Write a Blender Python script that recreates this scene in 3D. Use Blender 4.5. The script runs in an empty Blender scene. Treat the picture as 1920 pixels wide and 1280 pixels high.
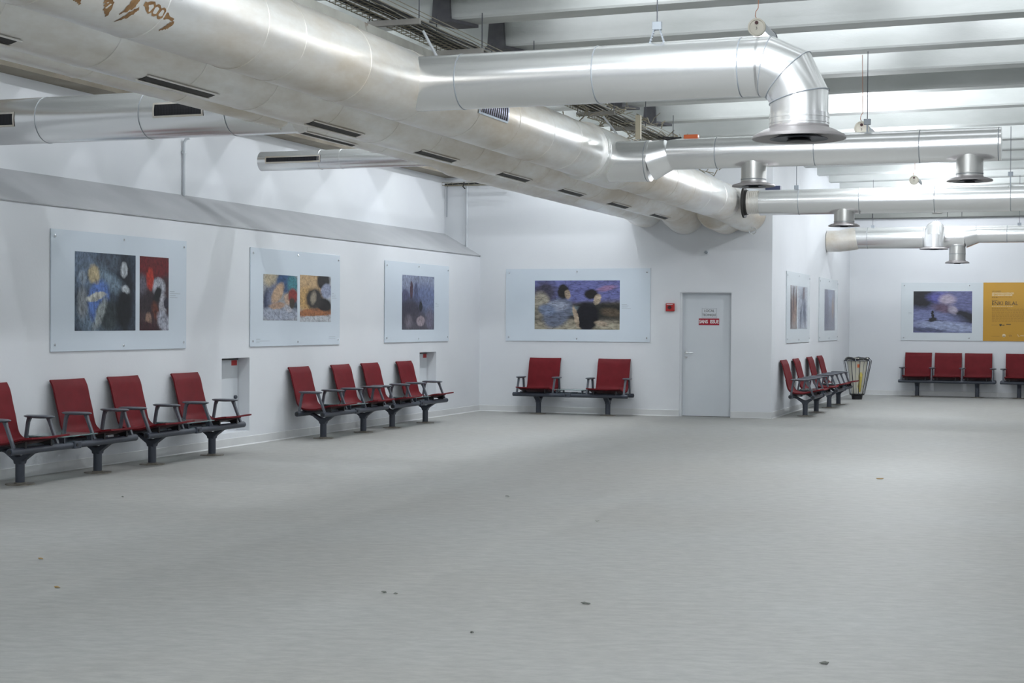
import bpy, bmesh, math, random
from mathutils import Vector, Matrix
from math import sin, cos, pi, radians as R_

scene = bpy.context.scene
COL = scene.collection
random.seed(7)

# ------------------------------------------------------------------ camera
YAW, PITCH, ROLL, FPX = 0.348038, -0.0127993, 0.0063491, 2860.0
fwd = Vector((-sin(YAW) * cos(PITCH), cos(YAW) * cos(PITCH), sin(PITCH)))
rgt = Vector((cos(YAW), sin(YAW), 0)); up = rgt.cross(fwd)
r2 = cos(ROLL) * rgt + sin(ROLL) * up
u2 = -sin(ROLL) * rgt + cos(ROLL) * up
cd = bpy.data.cameras.new('camera'); cam = bpy.data.objects.new('camera', cd); COL.objects.link(cam)
M = Matrix((r2, u2, -fwd)).transposed().to_4x4(); M.translation = Vector((0, 0, 1.55))
cam.matrix_world = M
cd.sensor_width = 36.0; cd.lens = FPX / 1920 * 36.0; cd.clip_start = 0.05; cd.clip_end = 200
scene.camera = cam

# ------------------------------------------------------------------ light
scene.view_settings.view_transform = 'Standard'
scene.view_settings.look = 'None'
scene.view_settings.exposure = 0.72
scene.view_settings.gamma = 1.0
try: scene.view_settings.use_curve_mapping = False
except Exception: pass
w = bpy.data.worlds.new('world'); scene.world = w; w.use_nodes = True
w.node_tree.nodes['Background'].inputs[0].default_value = (0.75, 0.85, 1.0, 1)
w.node_tree.nodes['Background'].inputs[1].default_value = 0.25
LC = (0.91, 0.95, 1.0)
BEAM_Y = [-1.4, 0.1, 1.6, 3.1, 4.5, 6.0, 7.5, 9.0, 10.52, 12.02, 13.5, 14.97, 16.40, 17.87, 19.40, 21.15, 23.05, 24.93, 26.42, 28.0, 29.6, 31.15, 32.7]
def area(name, loc, sx, sy, power, col=LC, rot=(0, 0, 0)):
    l = bpy.data.lights.new(name, 'AREA'); l.shape = 'RECTANGLE'; l.size = sx; l.size_y = sy
    l.energy = power; l.color = col
    o = bpy.data.objects.new(name, l); COL.objects.link(o); o.location = loc; o.rotation_euler = rot
    return o
# the fluorescent rows hidden up between the concrete beams, one row per bay
BAYPOW = {17.87: 0.0, 9.0: 0.6, 10.52: 0.8}
def bulb(x, y, z, power, rad=.05):
    l = bpy.data.lights.new('unseen_bulb', 'POINT'); l.energy = power; l.shadow_soft_size = rad; l.color = LC
    o = bpy.data.objects.new('unseen_bulb', l); COL.objects.link(o); o.location = (x, y, z)
for i, (a, b) in enumerate(zip(BEAM_Y[:-1], BEAM_Y[1:])):
    k = BAYPOW.get(a, 1.0); yc = (a + b) / 2
    if k > 0:
        area('bay_light', (1.8, yc, 4.98), 8.5, 0.2, (7 if yc < 24 else 6) * k)
        # area lights added to brighten the beam faces, like side glow of tubes
        for j, xc in enumerate((-3.4, 0.0, 3.4)):
            tb = area('beam_face_fill', (xc + .7 * (i % 2), yc - .1, 4.60), 3.1, .12, (5.4 if yc < 18 else 3.4 if yc < 24 else 1.7) * (1.0, .55, .9)[(j + i) % 3] * k, rot=(R_(97), 0, 0)); tb.data.spread = R_(95)
    if 7 < yc < 24.8:
        l = bpy.data.lights.new('unseen_bulb', 'SPOT'); l.energy = 16 + 3.0 * (yc - 7); l.shadow_soft_size = .025; l.color = LC; l.spot_size = R_(165); l.spot_blend = .2
        o = bpy.data.objects.new('unseen_bulb', l); COL.objects.link(o); o.location = (-7.2, yc, 4.96); o.rotation_euler = (0, R_(65), 0)
    if yc < 24.8: bulb(-7.3, yc, 4.9, 9, .03)  # extra unseen bulbs, added to lift the left floor and walls
    if yc > 24.8: bulb(-2.2, yc, 4.94, 8, .025)
bulb(-8.2, 21.6, 4.3, 27, .05); bulb(-8.0, 4.0, 4.3, 22, .06)  # first bulb added to brighten the far left corner
# unseen point lights added in rows below the beams to brighten the walls
for y in (2.0, 5.5, 9.4, 20.0, 23.0, 29.4, 32.4): bulb(-2.4, y, 4.08, 90 if y < 15 else 66, .07)
for y in (1.0, 5.0, 9.0, 13.0, 17.0, 21.0, 25.0, 29.0, 32.5): bulb(3.4, y, 4.08, 8, .07)

# ------------------------------------------------------------------ materials
def mat(name, col, rough=0.5, metal=0.0, **kw):
    m = bpy.data.materials.new(name); m.use_nodes = True
    b = m.node_tree.nodes['Principled BSDF']
    b.inputs['Base Color'].default_value = (*col, 1); b.inputs['Roughness'].default_value = rough
    b.inputs['Metallic'].default_value = metal
    for k, v in kw.items(): b.inputs[k].default_value = v
    return m
def N(m, t, **kw):
    n = m.node_tree.nodes.new(t)
    for k, v in kw.items(): setattr(n, k, v)
    return n
def L(m, a, b): m.node_tree.links.new(a, b)
def noisy(name, c1, c2, scale=(1, 1, 1), nscale=5, rough=0.5, metal=0, detail=4, lo=0.35, hi=0.65, bump=0.0, bscale=40, rr=0.0, c3=None, s3=1.0, t3=(0.55, 0.7)):
    m = mat(name, c1, rough, metal); b = m.node_tree.nodes['Principled BSDF']
    tc = N(m, 'ShaderNodeNewGeometry'); mp = N(m, 'ShaderNodeMapping'); mp.inputs['Scale'].default_value = scale
    L(m, tc.outputs['Position'], mp.inputs['Vector'])
    no = N(m, 'ShaderNodeTexNoise'); no.inputs['Scale'].default_value = nscale; no.inputs['Detail'].default_value = detail
    L(m, mp.outputs[0], no.inputs['Vector'])
    mr = N(m, 'ShaderNodeMapRange'); mr.inputs[1].default_value = lo; mr.inputs[2].default_value = hi
    L(m, no.outputs['Fac'], mr.inputs[0])
    mx = N(m, 'ShaderNodeMix', data_type='RGBA'); mx.inputs[6].default_value = (*c1, 1); mx.inputs[7].default_value = (*c2, 1)
    L(m, mr.outputs[0], mx.inputs[0]); out = mx.outputs[2]
    if c3:
        n3 = N(m, 'ShaderNodeTexNoise'); n3.inputs['Scale'].default_value = s3; n3.inputs['Detail'].default_value = 6; n3.inputs['Roughness'].default_value = .65
        L(m, mp.outputs[0], n3.inputs['Vector'])
        r3 = N(m, 'ShaderNodeMapRange'); r3.inputs[1].default_value = t3[0]; r3.inputs[2].default_value = t3[1]
        L(m, n3.outputs['Fac'], r3.inputs[0])
        m3 = N(m, 'ShaderNodeMix', data_type='RGBA'); L(m, r3.outputs[0], m3.inputs[0]); L(m, out, m3.inputs[6]); m3.inputs[7].default_value = (*c3, 1)
        out = m3.outputs[2]
        if metal > 0:
            q = N(m, 'ShaderNodeMapRange'); q.inputs[3].default_value = metal; q.inputs[4].default_value = metal * .45
            L(m, r3.outputs[0], q.inputs[0]); L(m, q.outputs[0], b.inputs['Metallic'])
    L(m, out, b.inputs['Base Color'])
    if rr:
        r4 = N(m, 'ShaderNodeMapRange'); r4.inputs[3].default_value = rough - rr; r4.inputs[4].default_value = rough + rr
        L(m, no.outputs['Fac'], r4.inputs[0]); L(m, r4.outputs[0], b.inputs['Roughness'])
    if bump:
        nb = N(m, 'ShaderNodeTexNoise'); nb.inputs['Scale'].default_value = bscale; L(m, mp.outputs[0], nb.inputs['Vector'])
        bu = N(m, 'ShaderNodeBump'); bu.inputs['Strength'].default_value = bump; bu.inputs['Distance'].default_value = 0.01
        L(m, nb.outputs['Fac'], bu.inputs['Height']); L(m, bu.outputs[0], b.inputs['Normal'])
    return m
WALL = noisy('white_paint', (0.66, 0.68, 0.71), (0.70, 0.72, 0.745), nscale=0.7, rough=0.62, bump=0.08, bscale=30)
WALLUP = noisy('white_paint_upper', (0.64, 0.66, 0.69), (0.68, 0.70, 0.72), nscale=0.7, rough=0.7)
LEDGE = noisy('ledge_paint', (0.37, 0.38, 0.395), (0.42, 0.43, 0.445), nscale=1.5, rough=0.75)
SKIRT = noisy('skirting', (0.58, 0.59, 0.59), (0.64, 0.65, 0.65), nscale=2, rough=0.4)
CONC = noisy('pale_concrete', (0.52, 0.545, 0.53), (0.60, 0.62, 0.61), scale=(.35, 1, 1), nscale=4, rough=0.8, bump=0.15, bscale=60, c3=(0.33, 0.32, 0.29), s3=3.0, t3=(0.66, 0.8))
CONCD = noisy('grey_concrete', (0.30, 0.29, 0.27), (0.38, 0.37, 0.34), nscale=6, rough=0.85)
SOFF = noisy('soffit_brown', (0.22, 0.19, 0.15), (0.28, 0.25, 0.2), nscale=3, rough=0.85)
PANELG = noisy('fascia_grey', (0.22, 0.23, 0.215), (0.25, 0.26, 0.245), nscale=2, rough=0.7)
def floor_mat():
    m = mat('vinyl_floor', (0.4, 0.4, 0.4), 0.42); b = m.node_tree.nodes['Principled BSDF']
    g = N(m, 'ShaderNodeNewGeometry')
    rt = N(m, 'ShaderNodeMapping'); rt.inputs['Rotation'].default_value = (0, 0, R_(-14)); rt.inputs['Scale'].default_value = (1.0, 1.0, 1)
    L(m, g.outputs['Position'], rt.inputs['Vector'])
    def nz(sc, s, d, ro=.6):
        mp = N(m, 'ShaderNodeMapping'); mp.inputs['Scale'].default_value = sc; L(m, rt.outputs[0], mp.inputs['Vector'])
        n = N(m, 'ShaderNodeTexNoise'); n.inputs['Scale'].default_value = s; n.inputs['Detail'].default_value = d; n.inputs['Roughness'].default_value = ro
        L(m, mp.outputs[0], n.inputs['Vector']); return n
    a = nz((1, 2.2, 1), 7.0, 8, .7); c = nz((1, 1, 1), 0.35, 3); 
    r1 = N(m, 'ShaderNodeMapRange'); r1.inputs[1].default_value = .36; r1.inputs[2].default_value = .64; L(m, a.outputs['Fac'], r1.inputs[0])
    mx = N(m, 'ShaderNodeMix', data_type='RGBA'); mx.inputs[6].default_value = (0.325, 0.327, 0.314, 1); mx.inputs[7].default_value = (0.405, 0.408, 0.392, 1)
    L(m, r1.outputs[0], mx.inputs[0])
    r2_ = N(m, 'ShaderNodeMapRange'); r2_.inputs[1].default_value = .4; r2_.inputs[2].default_value = .62; L(m, c.outputs['Fac'], r2_.inputs[0])
    m2 = N(m, 'ShaderNodeMix', data_type='RGBA', blend_type='MULTIPLY'); m2.inputs[0].default_value = 1
    m3 = N(m, 'ShaderNodeMix', data_type='RGBA'); m3.inputs[6].default_value = (0.97, 0.955, 0.94, 1); m3.inputs[7].default_value = (1.0, 1.0, 1.0, 1)
    L(m, r2_.outputs[0], m3.inputs[0]); L(m, mx.outputs[2], m2.inputs[6]); L(m, m3.outputs[2], m2.inputs[7])
    L(m, m2.outputs[2], b.inputs['Base Color'])
    r4 = N(m, 'ShaderNodeMapRange'); r4.inputs[3].default_value = .50; r4.inputs[4].default_value = .68; b.inputs['Specular IOR Level'].default_value = .3; L(m, a.outputs['Fac'], r4.inputs[0]); L(m, r4.outputs[0], b.inputs['Roughness'])
    bu = N(m, 'ShaderNodeBump'); bu.inputs['Strength'].default_value = .12; bu.inputs['Distance'].default_value = .01
    L(m, a.outputs['Fac'], bu.inputs['Height']); L(m, bu.outputs[0], b.inputs['Normal'])
    return m
FLOOR = floor_mat()
ALU = noisy('bright_aluminium', (0.93, 0.935, 0.935), (0.97, 0.97, 0.965), scale=(.4, .4, 3), nscale=1.6, rough=0.25, metal=0.86, rr=0.03)
ALUD = noisy('dusty_aluminium', (0.90, 0.90, 0.885), (0.95, 0.945, 0.93), scale=(1, .5, 1.5), nscale=1.8, rough=0.36, metal=0.74, rr=0.08, bump=0.06, bscale=3, c3=(0.62, 0.55, 0.45), s3=0.9, t3=(0.38, 0.66))
DARKM = mat('dark_steel', (0.055, 0.06, 0.075), 0.45, 0.3)
POSTM = mat('anthracite_paint', (0.048, 0.056, 0.075), 0.45, 0.1)
ARMM = mat('grey_plastic', (0.085, 0.095, 0.115), 0.3)
RED = noisy('red_upholstery', (0.125, 0.005, 0.009), (0.15, 0.007, 0.012), nscale=9, rough=0.6, bump=0.1, bscale=300)
RED.node_tree.nodes['Principled BSDF'].inputs['Specular IOR Level'].default_value = 0.22
SHELL = mat('dark_red_shell', (0.05, 0.007, 0.010), 0.6)
PLATE = noisy('worn_base_plate', (0.17, 0.15, 0.12), (0.28, 0.26, 0.22), nscale=20, rough=0.5, metal=0.3)
STUB = noisy('outlet_metal', (0.46, 0.46, 0.44), (0.54, 0.54, 0.52), scale=(8, 8, .3), nscale=2, rough=0.38, metal=0.8)
DISH = noisy('outlet_dish', (0.30, 0.285, 0.285), (0.36, 0.34, 0.34), nscale=4, rough=0.5, metal=0.5)
GLASS = mat('teal_glass', (0.62, 0.80, 0.80), 0.06, 0.0, **{'Transmission Weight': 0.85, 'IOR': 1.45})
CHROME = mat('chrome', (0.75, 0.76, 0.78), 0.15, 1.0)
BLACK = mat('black_plastic', (0.012, 0.012, 0.014), 0.5)
SLOTM = mat('slot_dark', (0.03, 0.028, 0.026), 0.6)
LOUV = mat('louvre_dark', (0.05, 0.05, 0.06), 0.4, 0.5)
LOUVB = mat('louvre_blue', (0.16, 0.16, 0.26), 0.35, 0.7)
GREYP = noisy('poster_board', (0.585, 0.65, 0.715), (0.61, 0.675, 0.74), nscale=0.8, rough=0.22)
GREYP2 = noisy('poster_board_far', (0.60, 0.65, 0.68), (0.62, 0.665, 0.695), nscale=0.8, rough=0.22)
YEL = mat('yellow_print', (0.50, 0.265, 0.018), 0.35)
INK = mat('black_ink', (0.03, 0.025, 0.02), 0.5)
INKG = mat('grey_ink', (0.27, 0.30, 0.33), 0.5)
INKB = mat('brown_ink', (0.22, 0.105, 0.012), 0.5)
WHITEINK = mat('white_ink', (0.8, 0.8, 0.8), 0.5)
CREAMINK = mat('cream_ink', (0.66, 0.55, 0.36), 0.5)
DOORM = noisy('door_paint', (0.57, 0.605, 0.64), (0.61, 0.64, 0.67), nscale=1.1, rough=0.45)
SIGNR = mat('sign_red', (0.33, 0.012, 0.03), 0.35)
SIGNW = mat('sign_white', (0.60, 0.63, 0.66), 0.4)
REDBOX = mat('alarm_red', (0.42, 0.02, 0.02), 0.4)
ORANGE = mat('orange_plastic', (0.65, 0.13, 0.03), 0.45)
RUST = noisy('rust_stain', (0.20, 0.10, 0.035), (0.30, 0.17, 0.07), nscale=30, rough=0.8)
WIRE = mat('galvanised_wire', (0.32, 0.29, 0.22), 0.5, 0.6)
CABLE = mat('black_cable', (0.02, 0.02, 0.02), 0.6)
LAMPW = mat('lamp_end', (0.55, 0.52, 0.44), 0.45)
COPPER = mat('copper_wire', (0.45, 0.2, 0.12), 0.4, 0.5)
EMIT = bpy.data.materials.new('lit_tube'); EMIT.use_nodes = True
_b = EMIT.node_tree.nodes['Principled BSDF']; _b.inputs['Emission Color'].default_value = (0.82, 0.9, 1, 1); _b.inputs['Emission Strength'].default_value = 4.0
BAG = mat('bin_bag', (0.62, 0.60, 0.50), 0.3)
BAGY = mat('yellow_rubbish', (0.55, 0.45, 0.10), 0.5)
CREAM = mat('cream_timber', (0.62, 0.56, 0.42), 0.6)
FINM = noisy('dark_grey_bracket', (0.085, 0.085, 0.095), (0.11, 0.11, 0.12), nscale=12, rough=0.7)

# ------------------------------------------------------------------ mesh helpers
def bm_new(): return bmesh.new()
def box(bm, x0, x1, y0, y1, z0, z1):
    vs = [bm.verts.new(p) for p in ((x0, y0, z0), (x1, y0, z0), (x1, y1, z0), (x0, y1, z0), (x0, y0, z1), (x1, y0, z1), (x1, y1, z1), (x0, y1, z1))]
    for f in ((3, 2, 1, 0), (4, 5, 6, 7), (0, 1, 5, 4), (1, 2, 6, 5), (2, 3, 7, 6), (3, 0, 4, 7)): bm.faces.new([vs[i] for i in f])
def frame_of(d):
    d = Vector(d).normalized(); a = Vector((0, 0, 1)) if abs(d.z) < 0.9 else Vector((0, 1, 0))
    u = d.cross(a).normalized(); v = u.cross(d).normalized(); return d, u, v
def lathe(bm, p0, d, prof, seg=32, cap=True, sq=(1, 1)):
    """profile [(s, r)] turned about the axis through p0 along d"""
    p0 = Vector(p0); d, u, v = frame_of(d); rings = []
    for s, r in prof:
        rings.append([bm.verts.new(p0 + d * s + (u * cos(2 * pi * i / seg) * sq[0] + v * sin(2 * pi * i / seg) * sq[1]) * max(r, 1e-4)) for i in range(seg)])
    for a, b in zip(rings[:-1], rings[1:]):
        for i in range(seg):
            j = (i + 1) % seg; bm.faces.new((a[i], a[j], b[j], b[i]))
    if cap:
        bm.faces.new(rings[0][::-1]); bm.faces.new(rings[-1])
def sweep(bm, pts, rad, seg=24, cap=True, up0=None):
    """round tube along a polyline with mitred joints"""
    pts = [Vector(p) for p in pts]; n = len(pts)
    if not hasattr(rad, '__len__'): rad = [rad] * n
    dirs = [(pts[i + 1] - pts[i]).normalized() for i in range(n - 1)]
    _, u, _ = frame_of(dirs[0])
    if up0: u = Vector(up0)
    rings = []
    for i in range(n):
        din = dirs[max(i - 1, 0)]; dout = dirs[min(i, n - 2)]
        t = (din + dout).normalized()
        v = dout.cross(u).normalized() if i == 0 else din.cross(u).normalized()
        uu = (u - din * u.dot(din)).normalized(); v = din.cross(uu).normalized()
        ring = []
        for k in range(seg):
            o = (uu * cos(2 * pi * k / seg) + v * sin(2 * pi * k / seg)) * rad[i]
            # project along din on to the mitre plane
            den = din.dot(t); o = o - din * (o.dot(t) / den) if abs(den) > 1e-6 else o
            ring.append(bm.verts.new(pts[i] + o))
        u = (uu - dout * uu.dot(dout)).normalized()
        rings.append(ring)
    for a, b in zip(rings[:-1], rings[1:]):
        for i in range(seg):
            j = (i + 1) % seg; bm.faces.new((a[i], a[j], b[j], b[i]))
    if cap: bm.faces.new(rings[0][::-1]); bm.faces.new(rings[-1])
def prism(bm, poly, axis, a0, a1):
    """2-D polygon extruded along an axis: axis x -> poly in (y,z); y -> (x,z); z -> (x,y)"""
    def P(p, a): return {'x': (a, p[0], p[1]), 'y': (p[0], a, p[1]), 'z': (p[0], p[1], a)}[axis]
    A = [bm.verts.new(P(p, a0)) for p in poly]; B = [bm.verts.new(P(p, a1)) for p in poly]
    n = len(poly)
    for i in range(n): bm.faces.new((A[i], A[(i + 1) % n], B[(i + 1) % n], B[i]))
    bm.faces.new(A[::-1]); bm.faces.new(B)
def obj(name, bm, m, parent=None, smooth=False, loc=None, rot=None, bevel=0.0, uv=None):
    bmesh.ops.recalc_face_normals(bm, faces=bm.faces[:])
    if smooth:
        for f in bm.faces: f.smooth = True
        for e in bm.edges:
            if len(e.link_faces) == 2 and e.calc_face_angle(0) > R_(28): e.smooth = False
    me = bpy.data.meshes.new(name); bm.to_mesh(me); bm.free(); me.materials.append(m)
    o = bpy.data.objects.new(name, me); COL.objects.link(o)
    if parent: o.parent = parent
    if loc: o.location = loc
    if rot: o.rotation_euler = rot
    if bevel:
        b = o.modifiers.new('bevel', 'BEVEL'); b.width = bevel; b.segments = 2; b.limit_method = 'ANGLE'
    return o
def struct(name, bm, m, **k):
    o = obj(name, bm, m, **k); o['kind'] = 'structure'; return o
def tag(o, label, cat, group=None):
    o['label'] = label; o['category'] = cat
    if group: o['group'] = group
    return o
def thing(name, label, cat, loc=(0, 0, 0), rz=0, group=None):
    o = bpy.data.objects.new(name, None); COL.objects.link(o); o.location = loc; o.rotation_euler = (0, 0, rz)
    o.empty_display_size = .1
    return tag(o, label, cat, group)
def bx(*a):
    bm = bm_new(); box(bm, *a); return bm
def cyl(p0, d, prof, seg=32, **k):
    bm = bm_new(); lathe(bm, p0, d, prof, seg, **k); return bm
def rod(p0, p1, r, seg=8):
    bm = bm_new(); sweep(bm, [p0, p1], r, seg); return bm
def copy_thing(root, loc, rz, label):
    r = root.copy(); COL.objects.link(r); r.location = loc; r.rotation_euler = (0, 0, rz); r['label'] = label
    for ch in list(root.children):
        c = ch.copy(); COL.objects.link(c); c.parent = r
        for g in list(ch.children):
            d = g.copy(); COL.objects.link(d); d.parent = c
    return r

# ------------------------------------------------------------------ room shell
XL, XU, YB, XS, YF = -9.60, -10.27, 24.8, -4.5, 34.3
ZL, ZU = 2.69, 3.08          # ledge lower / upper edge
XR, Y0 = 7.5, -3.0
struct('floor', bx(-10.6, XR + .2, Y0 - .2, YF + .3, -0.12, 0), FLOOR)
# left lower wall with two niches
bm = bm_new(); NI = [(16.16, 16.83, 0.17, 1.085), (22.18, 22.86, 0.17, 1.06)]
y = Y0
for a, b, z0, z1 in NI:
    box(bm, XL - .45, XL, y, a, 0, ZL); box(bm, XL - .45, XL, a, b, 0, z0); box(bm, XL - .45, XL, a, b, z1, ZL)
    box(bm, XL - .45, XL - .18, a, b, z0, z1); y = b
box(bm, XL - .45, XL, y, YB, 0, ZL)
struct('wall_left', bm, WALL)
bm = bm_new(); prism(bm, [(XL + .012, ZL), (XL + .012, ZL + .012), (XU, ZU + .012), (XU - .1, ZU), (XU - .1, ZL)], 'y', Y0, YB)
struct('trim_1', bm, LEDGE)
struct('wall_left_upper', bx(XU - .2, XU, Y0, YB, ZU, 4.9), WALLUP)
# back wall with the door opening
DX0, DX1, DZ = -6.03, -5.165, 2.06
bm = bm_new(); box(bm, XU - .2, DX0, YB, YB + .25, 0, 4.9); box(bm, DX1, XS - .25, YB, YB + .25, 0, 4.9); box(bm, DX0, DX1, YB, YB + .25, DZ, 4.9)
struct('wall_back', bm, WALL)
struct('wall_side', bx(XS - .25, XS, YB, YF, 0, 4.9), WALL)
struct('wall_far', bx(XS - .25, XR, YF, YF + .2, 0, 4.9), WALL)
struct('wall_right', bx(XR, XR + .2, Y0, YF + .2, 0, 4.9), WALL)
struct('wall_front', bx(XU - .2, XR, Y0 - .2, Y0, 0, 4.9), WALL)
struct('ceiling', bx(XU - .2, XR + .2, Y0 - .2, YF + .2, 5.05, 5.2), CONC)
def skirt(name, poly_axis, a0, a1, pos, sgn):
    bm = bm_new()
    prof = [(0, 0), (.026, 0), (.012, .012), (.008, .10), (0, .104)]
    prism(bm, [(pos + sgn * p[0], p[1]) for p in prof], poly_axis, a0, a1)
    return struct(name, bm, SKIRT)
skirt('baseboard_left', 'y', Y0, YB, XL, 1)
skirt('baseboard_back', 'x', XL, DX0, YB, -1); skirt('baseboard_back', 'x', DX1, XS + .01, YB, -1)
skirt('baseboard_side', 'y', YB - .01, YF, XS, 1)
skirt('baseboard_far', 'x', XS, XR, YF, -1)
# soffit over the upper left wall
struct('trim_2', bx(XU, -9.95, Y0, YB - .02, 4.07, 4.34), SOFF)
# grey fascia over the far wall
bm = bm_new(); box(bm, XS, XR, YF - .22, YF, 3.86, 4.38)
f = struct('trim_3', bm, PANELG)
bm = bm_new()
for x in (-4.0, -2.42, -2.12, -0.35, 1.6): box(bm, x, x + .012, YF - .226, YF - .219, 3.87, 4.37)
obj('panel_joint', bm, CABLE, f)
obj('top_line', bx(XS, XR, YF - .235, YF - .219, 4.05, 4.065), CABLE, f)
obj('bottom_line', bx(XS, XR, YF - .23, YF - .219, 3.862, 3.87), CABLE, f)

# ceiling beams (they rise half a degree to the right)
for i, yb in enumerate(BEAM_Y):
    x0 = XU if yb < 24.9 else XS
    bm = bm_new(); hw = .16 if yb < 18 else .14
    s = 0.008
    def zz(x, z): return z + (x + 4.5) * s
    n = 1
    x1 = XR
    prof = [(-hw, 0.02), (-hw + .015, 0), (hw - .015, 0), (hw, 0.02), (hw + .04, .62), (-hw - .04, .62)]
    A = [bm.verts.new((x0, yb + p[0], zz(x0, 4.40 + p[1]))) for p in prof]
    B = [bm.verts.new((x1, yb + p[0], zz(x1, 4.40 + p[1] if p[1] < .3 else 4.40 + .52))) for p in prof]
    m_ = len(prof)
    for k in range(m_): bm.faces.new((A[k], A[(k + 1) % m_], B[(k + 1) % m_], B[k]))
    bm.faces.new(A[::-1]); bm.faces.new(B)
    struct('ceiling_beam', bm, CONC)
# dark steel-grey fins in front of the beams, along the cable tray
for i, yb in enumerate([y for y in BEAM_Y if 9 < y < 22.5]):
    t = thing('beam_bracket', 'dark grey tapered bracket on the concrete ceiling beam', 'bracket', (-5.55, yb - .16, 4.36), 0, 'dark brackets along the ceiling beams')
    bm = bm_new(); v = []
    prism(bm, [(-.095, .03), (.095, .03), (.06, .60), (-.055, .60)], 'y', -.06, -.02)
    obj('fin', bm, FINM, t)
    bm = bm_new(); prism(bm, [(-.11, -.08), (.10, -.08), (.24, .30), (.0, .30)], 'z', 0.0, .03)
    obj('foot_plate', bm, FINM, t)
br = [o for o in COL.objects if o.name.startswith('beam_bracket')]

# ------------------------------------------------------------------ niches
for k, (a, b, z0, z1) in enumerate(NI):
    t = thing('niche_panel', ['white access panel in the wall niche right of the nearest bench pair', 'white access panel in the wall niche beside the corner poster'][k], 'panel', (XL - .18, a, z0), 0, 'access panels in the wall niches')
    obj('panel_leaf', bx(0, .02, .01, b - a - .01, .05, z1 - z0 - .03), DOORM, t, bevel=.003)
    obj('top_gap', bx(.0, .022, .01, b - a - .01, z1 - z0 - .028, z1 - z0 - .018), INK, t)
    obj('red_sticker', bx(.02, .024, b - a - .17, b - a - .04, z1 - z0 - .10, z1 - z0 - .035), REDBOX, t)
    if k == 0:
        obj('knob', cyl((.02, b - a - .09, .42), (1, 0, 0), [(0, .022), (.02, .026), (.03, .018)], 16), POSTM, t, smooth=True)

# ------------------------------------------------------------------ door
d = struct('door_1', bx(DX0 + .03, DX1 - .012, YB + .10, YB + .145, .008, DZ - .015), DOORM)
fr = bm_new(); box(fr, DX0, DX0 + .03, YB + .02, YB + .14, 0, DZ); box(fr, DX1 - .012, DX1, YB + .02, YB + .14, 0, DZ); box(fr, DX0 + .03, DX1 - .012, YB + .02, YB + .14, DZ - .014, DZ)
obj('door_frame', fr, WALLUP, d)
hx = DX0 + .09
obj('door_gap', bx(DX0 + .03, DX1 - .012, YB + .1, YB + .12, .0, .008), INK, d)
h = obj('door_handle', cyl((hx, YB + .1, 1.06), (0, -1, 0), [(0, .026), (.012, .026), (.014, .01), (.05, .01)], 16), CHROME, d, smooth=True)
bm = bm_new(); sweep(bm, [(hx, YB + .05, 1.06), (hx + .13, YB + .045, 1.06)], .009, 10); obj('lever', bm, CHROME, h, smooth=True)
obj('lock', cyl((hx, YB + .1, .985), (0, -1, 0), [(0, .025), (.01, .023), (.012, .009), (.016, .009)], 16), CHROME, d, smooth=True)

def text_obj(name, body, size, m, parent, loc, rot, align='CENTER', sx=1.0, thick=.0008, bold=0.0, spacing=1.0):
    cu = bpy.data.curves.new(name, 'FONT'); cu.body = body; cu.size = size; cu.align_x = align; cu.align_y = 'CENTER'
    cu.extrude = thick; cu.offset = bold; cu.space_character = spacing
    tmp = bpy.data.objects.new('tmp', cu); COL.objects.link(tmp)
    dg = bpy.context.evaluated_depsgraph_get(); dg.update()
    me = bpy.data.meshes.new_from_object(tmp.evaluated_get(dg)); bpy.data.objects.remove(tmp)
    me.name = name; me.materials.clear(); me.materials.append(m)
    o = bpy.data.objects.new(name, me); COL.objects.link(o); o.parent = parent; o.location = loc; o.rotation_euler = rot; o.scale = (sx, 1, 1)
    return o
RB = (R_(90), 0, 0)        # lettering that faces -Y
yd = YB + .1
s = thing('door_sign', 'white sign reading LOCAL TECHNIQUE on the grey door', 'sign', (-5.555, yd, 1.72))
obj('sign_board', bx(-.125, .125, -.004, 0, -.08, .08), SIGNW, s)
bm = bm_new()
for a in ((-.125, .125, -.0055, -.004, .076, .08), (-.125, .125, -.0055, -.004, -.08, -.076), (-.125, -.121, -.0055, -.004, -.08, .08), (.121, .125, -.0055, -.004, -.08, .08)): box(bm, *a)
obj('sign_border', bm, INKG, s)
text_obj('lettering', 'LOCAL', .058, INK, s, (0, -.0055, .034), RB, sx=.95)
text_obj('lettering', 'TECHNIQUE', .058, INK, s, (0, -.0055, -.034), RB, sx=.70)
s = thing('door_sign', 'red sign reading SANS ISSUE on the grey door', 'sign', (-5.56, yd, 1.573))
obj('sign_board', bx(-.172, .172, -.004, 0, -.055, .055), SIGNR, s)
text_obj('lettering', 'SANS  ISSUE', .078, WHITEINK, s, (0, -.0055, 0), RB, sx=.80, bold=.0018)
# alarm call point, detector
t = thing('fire_alarm', 'small red fire alarm call point beside the grey door', 'alarm', (-6.19, YB, 1.81))
obj('housing', bx(-.072, .072, -.055, 0, -.066, .066), REDBOX, t, bevel=.008)
obj('button', cyl((-.005, -.055, -.002), (0, -1, 0), [(0, .032), (.006, .03)], 16), SHELL, t, smooth=True)
obj('label_strip', bx(-.055, .05, -.0565, -.055, .04, .052), SIGNW, t)
t = thing('smoke_detector', 'small white detector high on the wall above the door', 'detector', (-5.59, YB, 2.72))
obj('detector_base', cyl((0, 0, 0), (0, -1, 0), [(0, .045), (.02, .045), (.022, .03)], 20), SIGNW, t, smooth=True)
obj('detector_head', cyl((0, -.022, 0), (0, -1, 0), [(0, .028), (.03, .024), (.045, .012)], 20), INKG, t, smooth=True)

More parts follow.
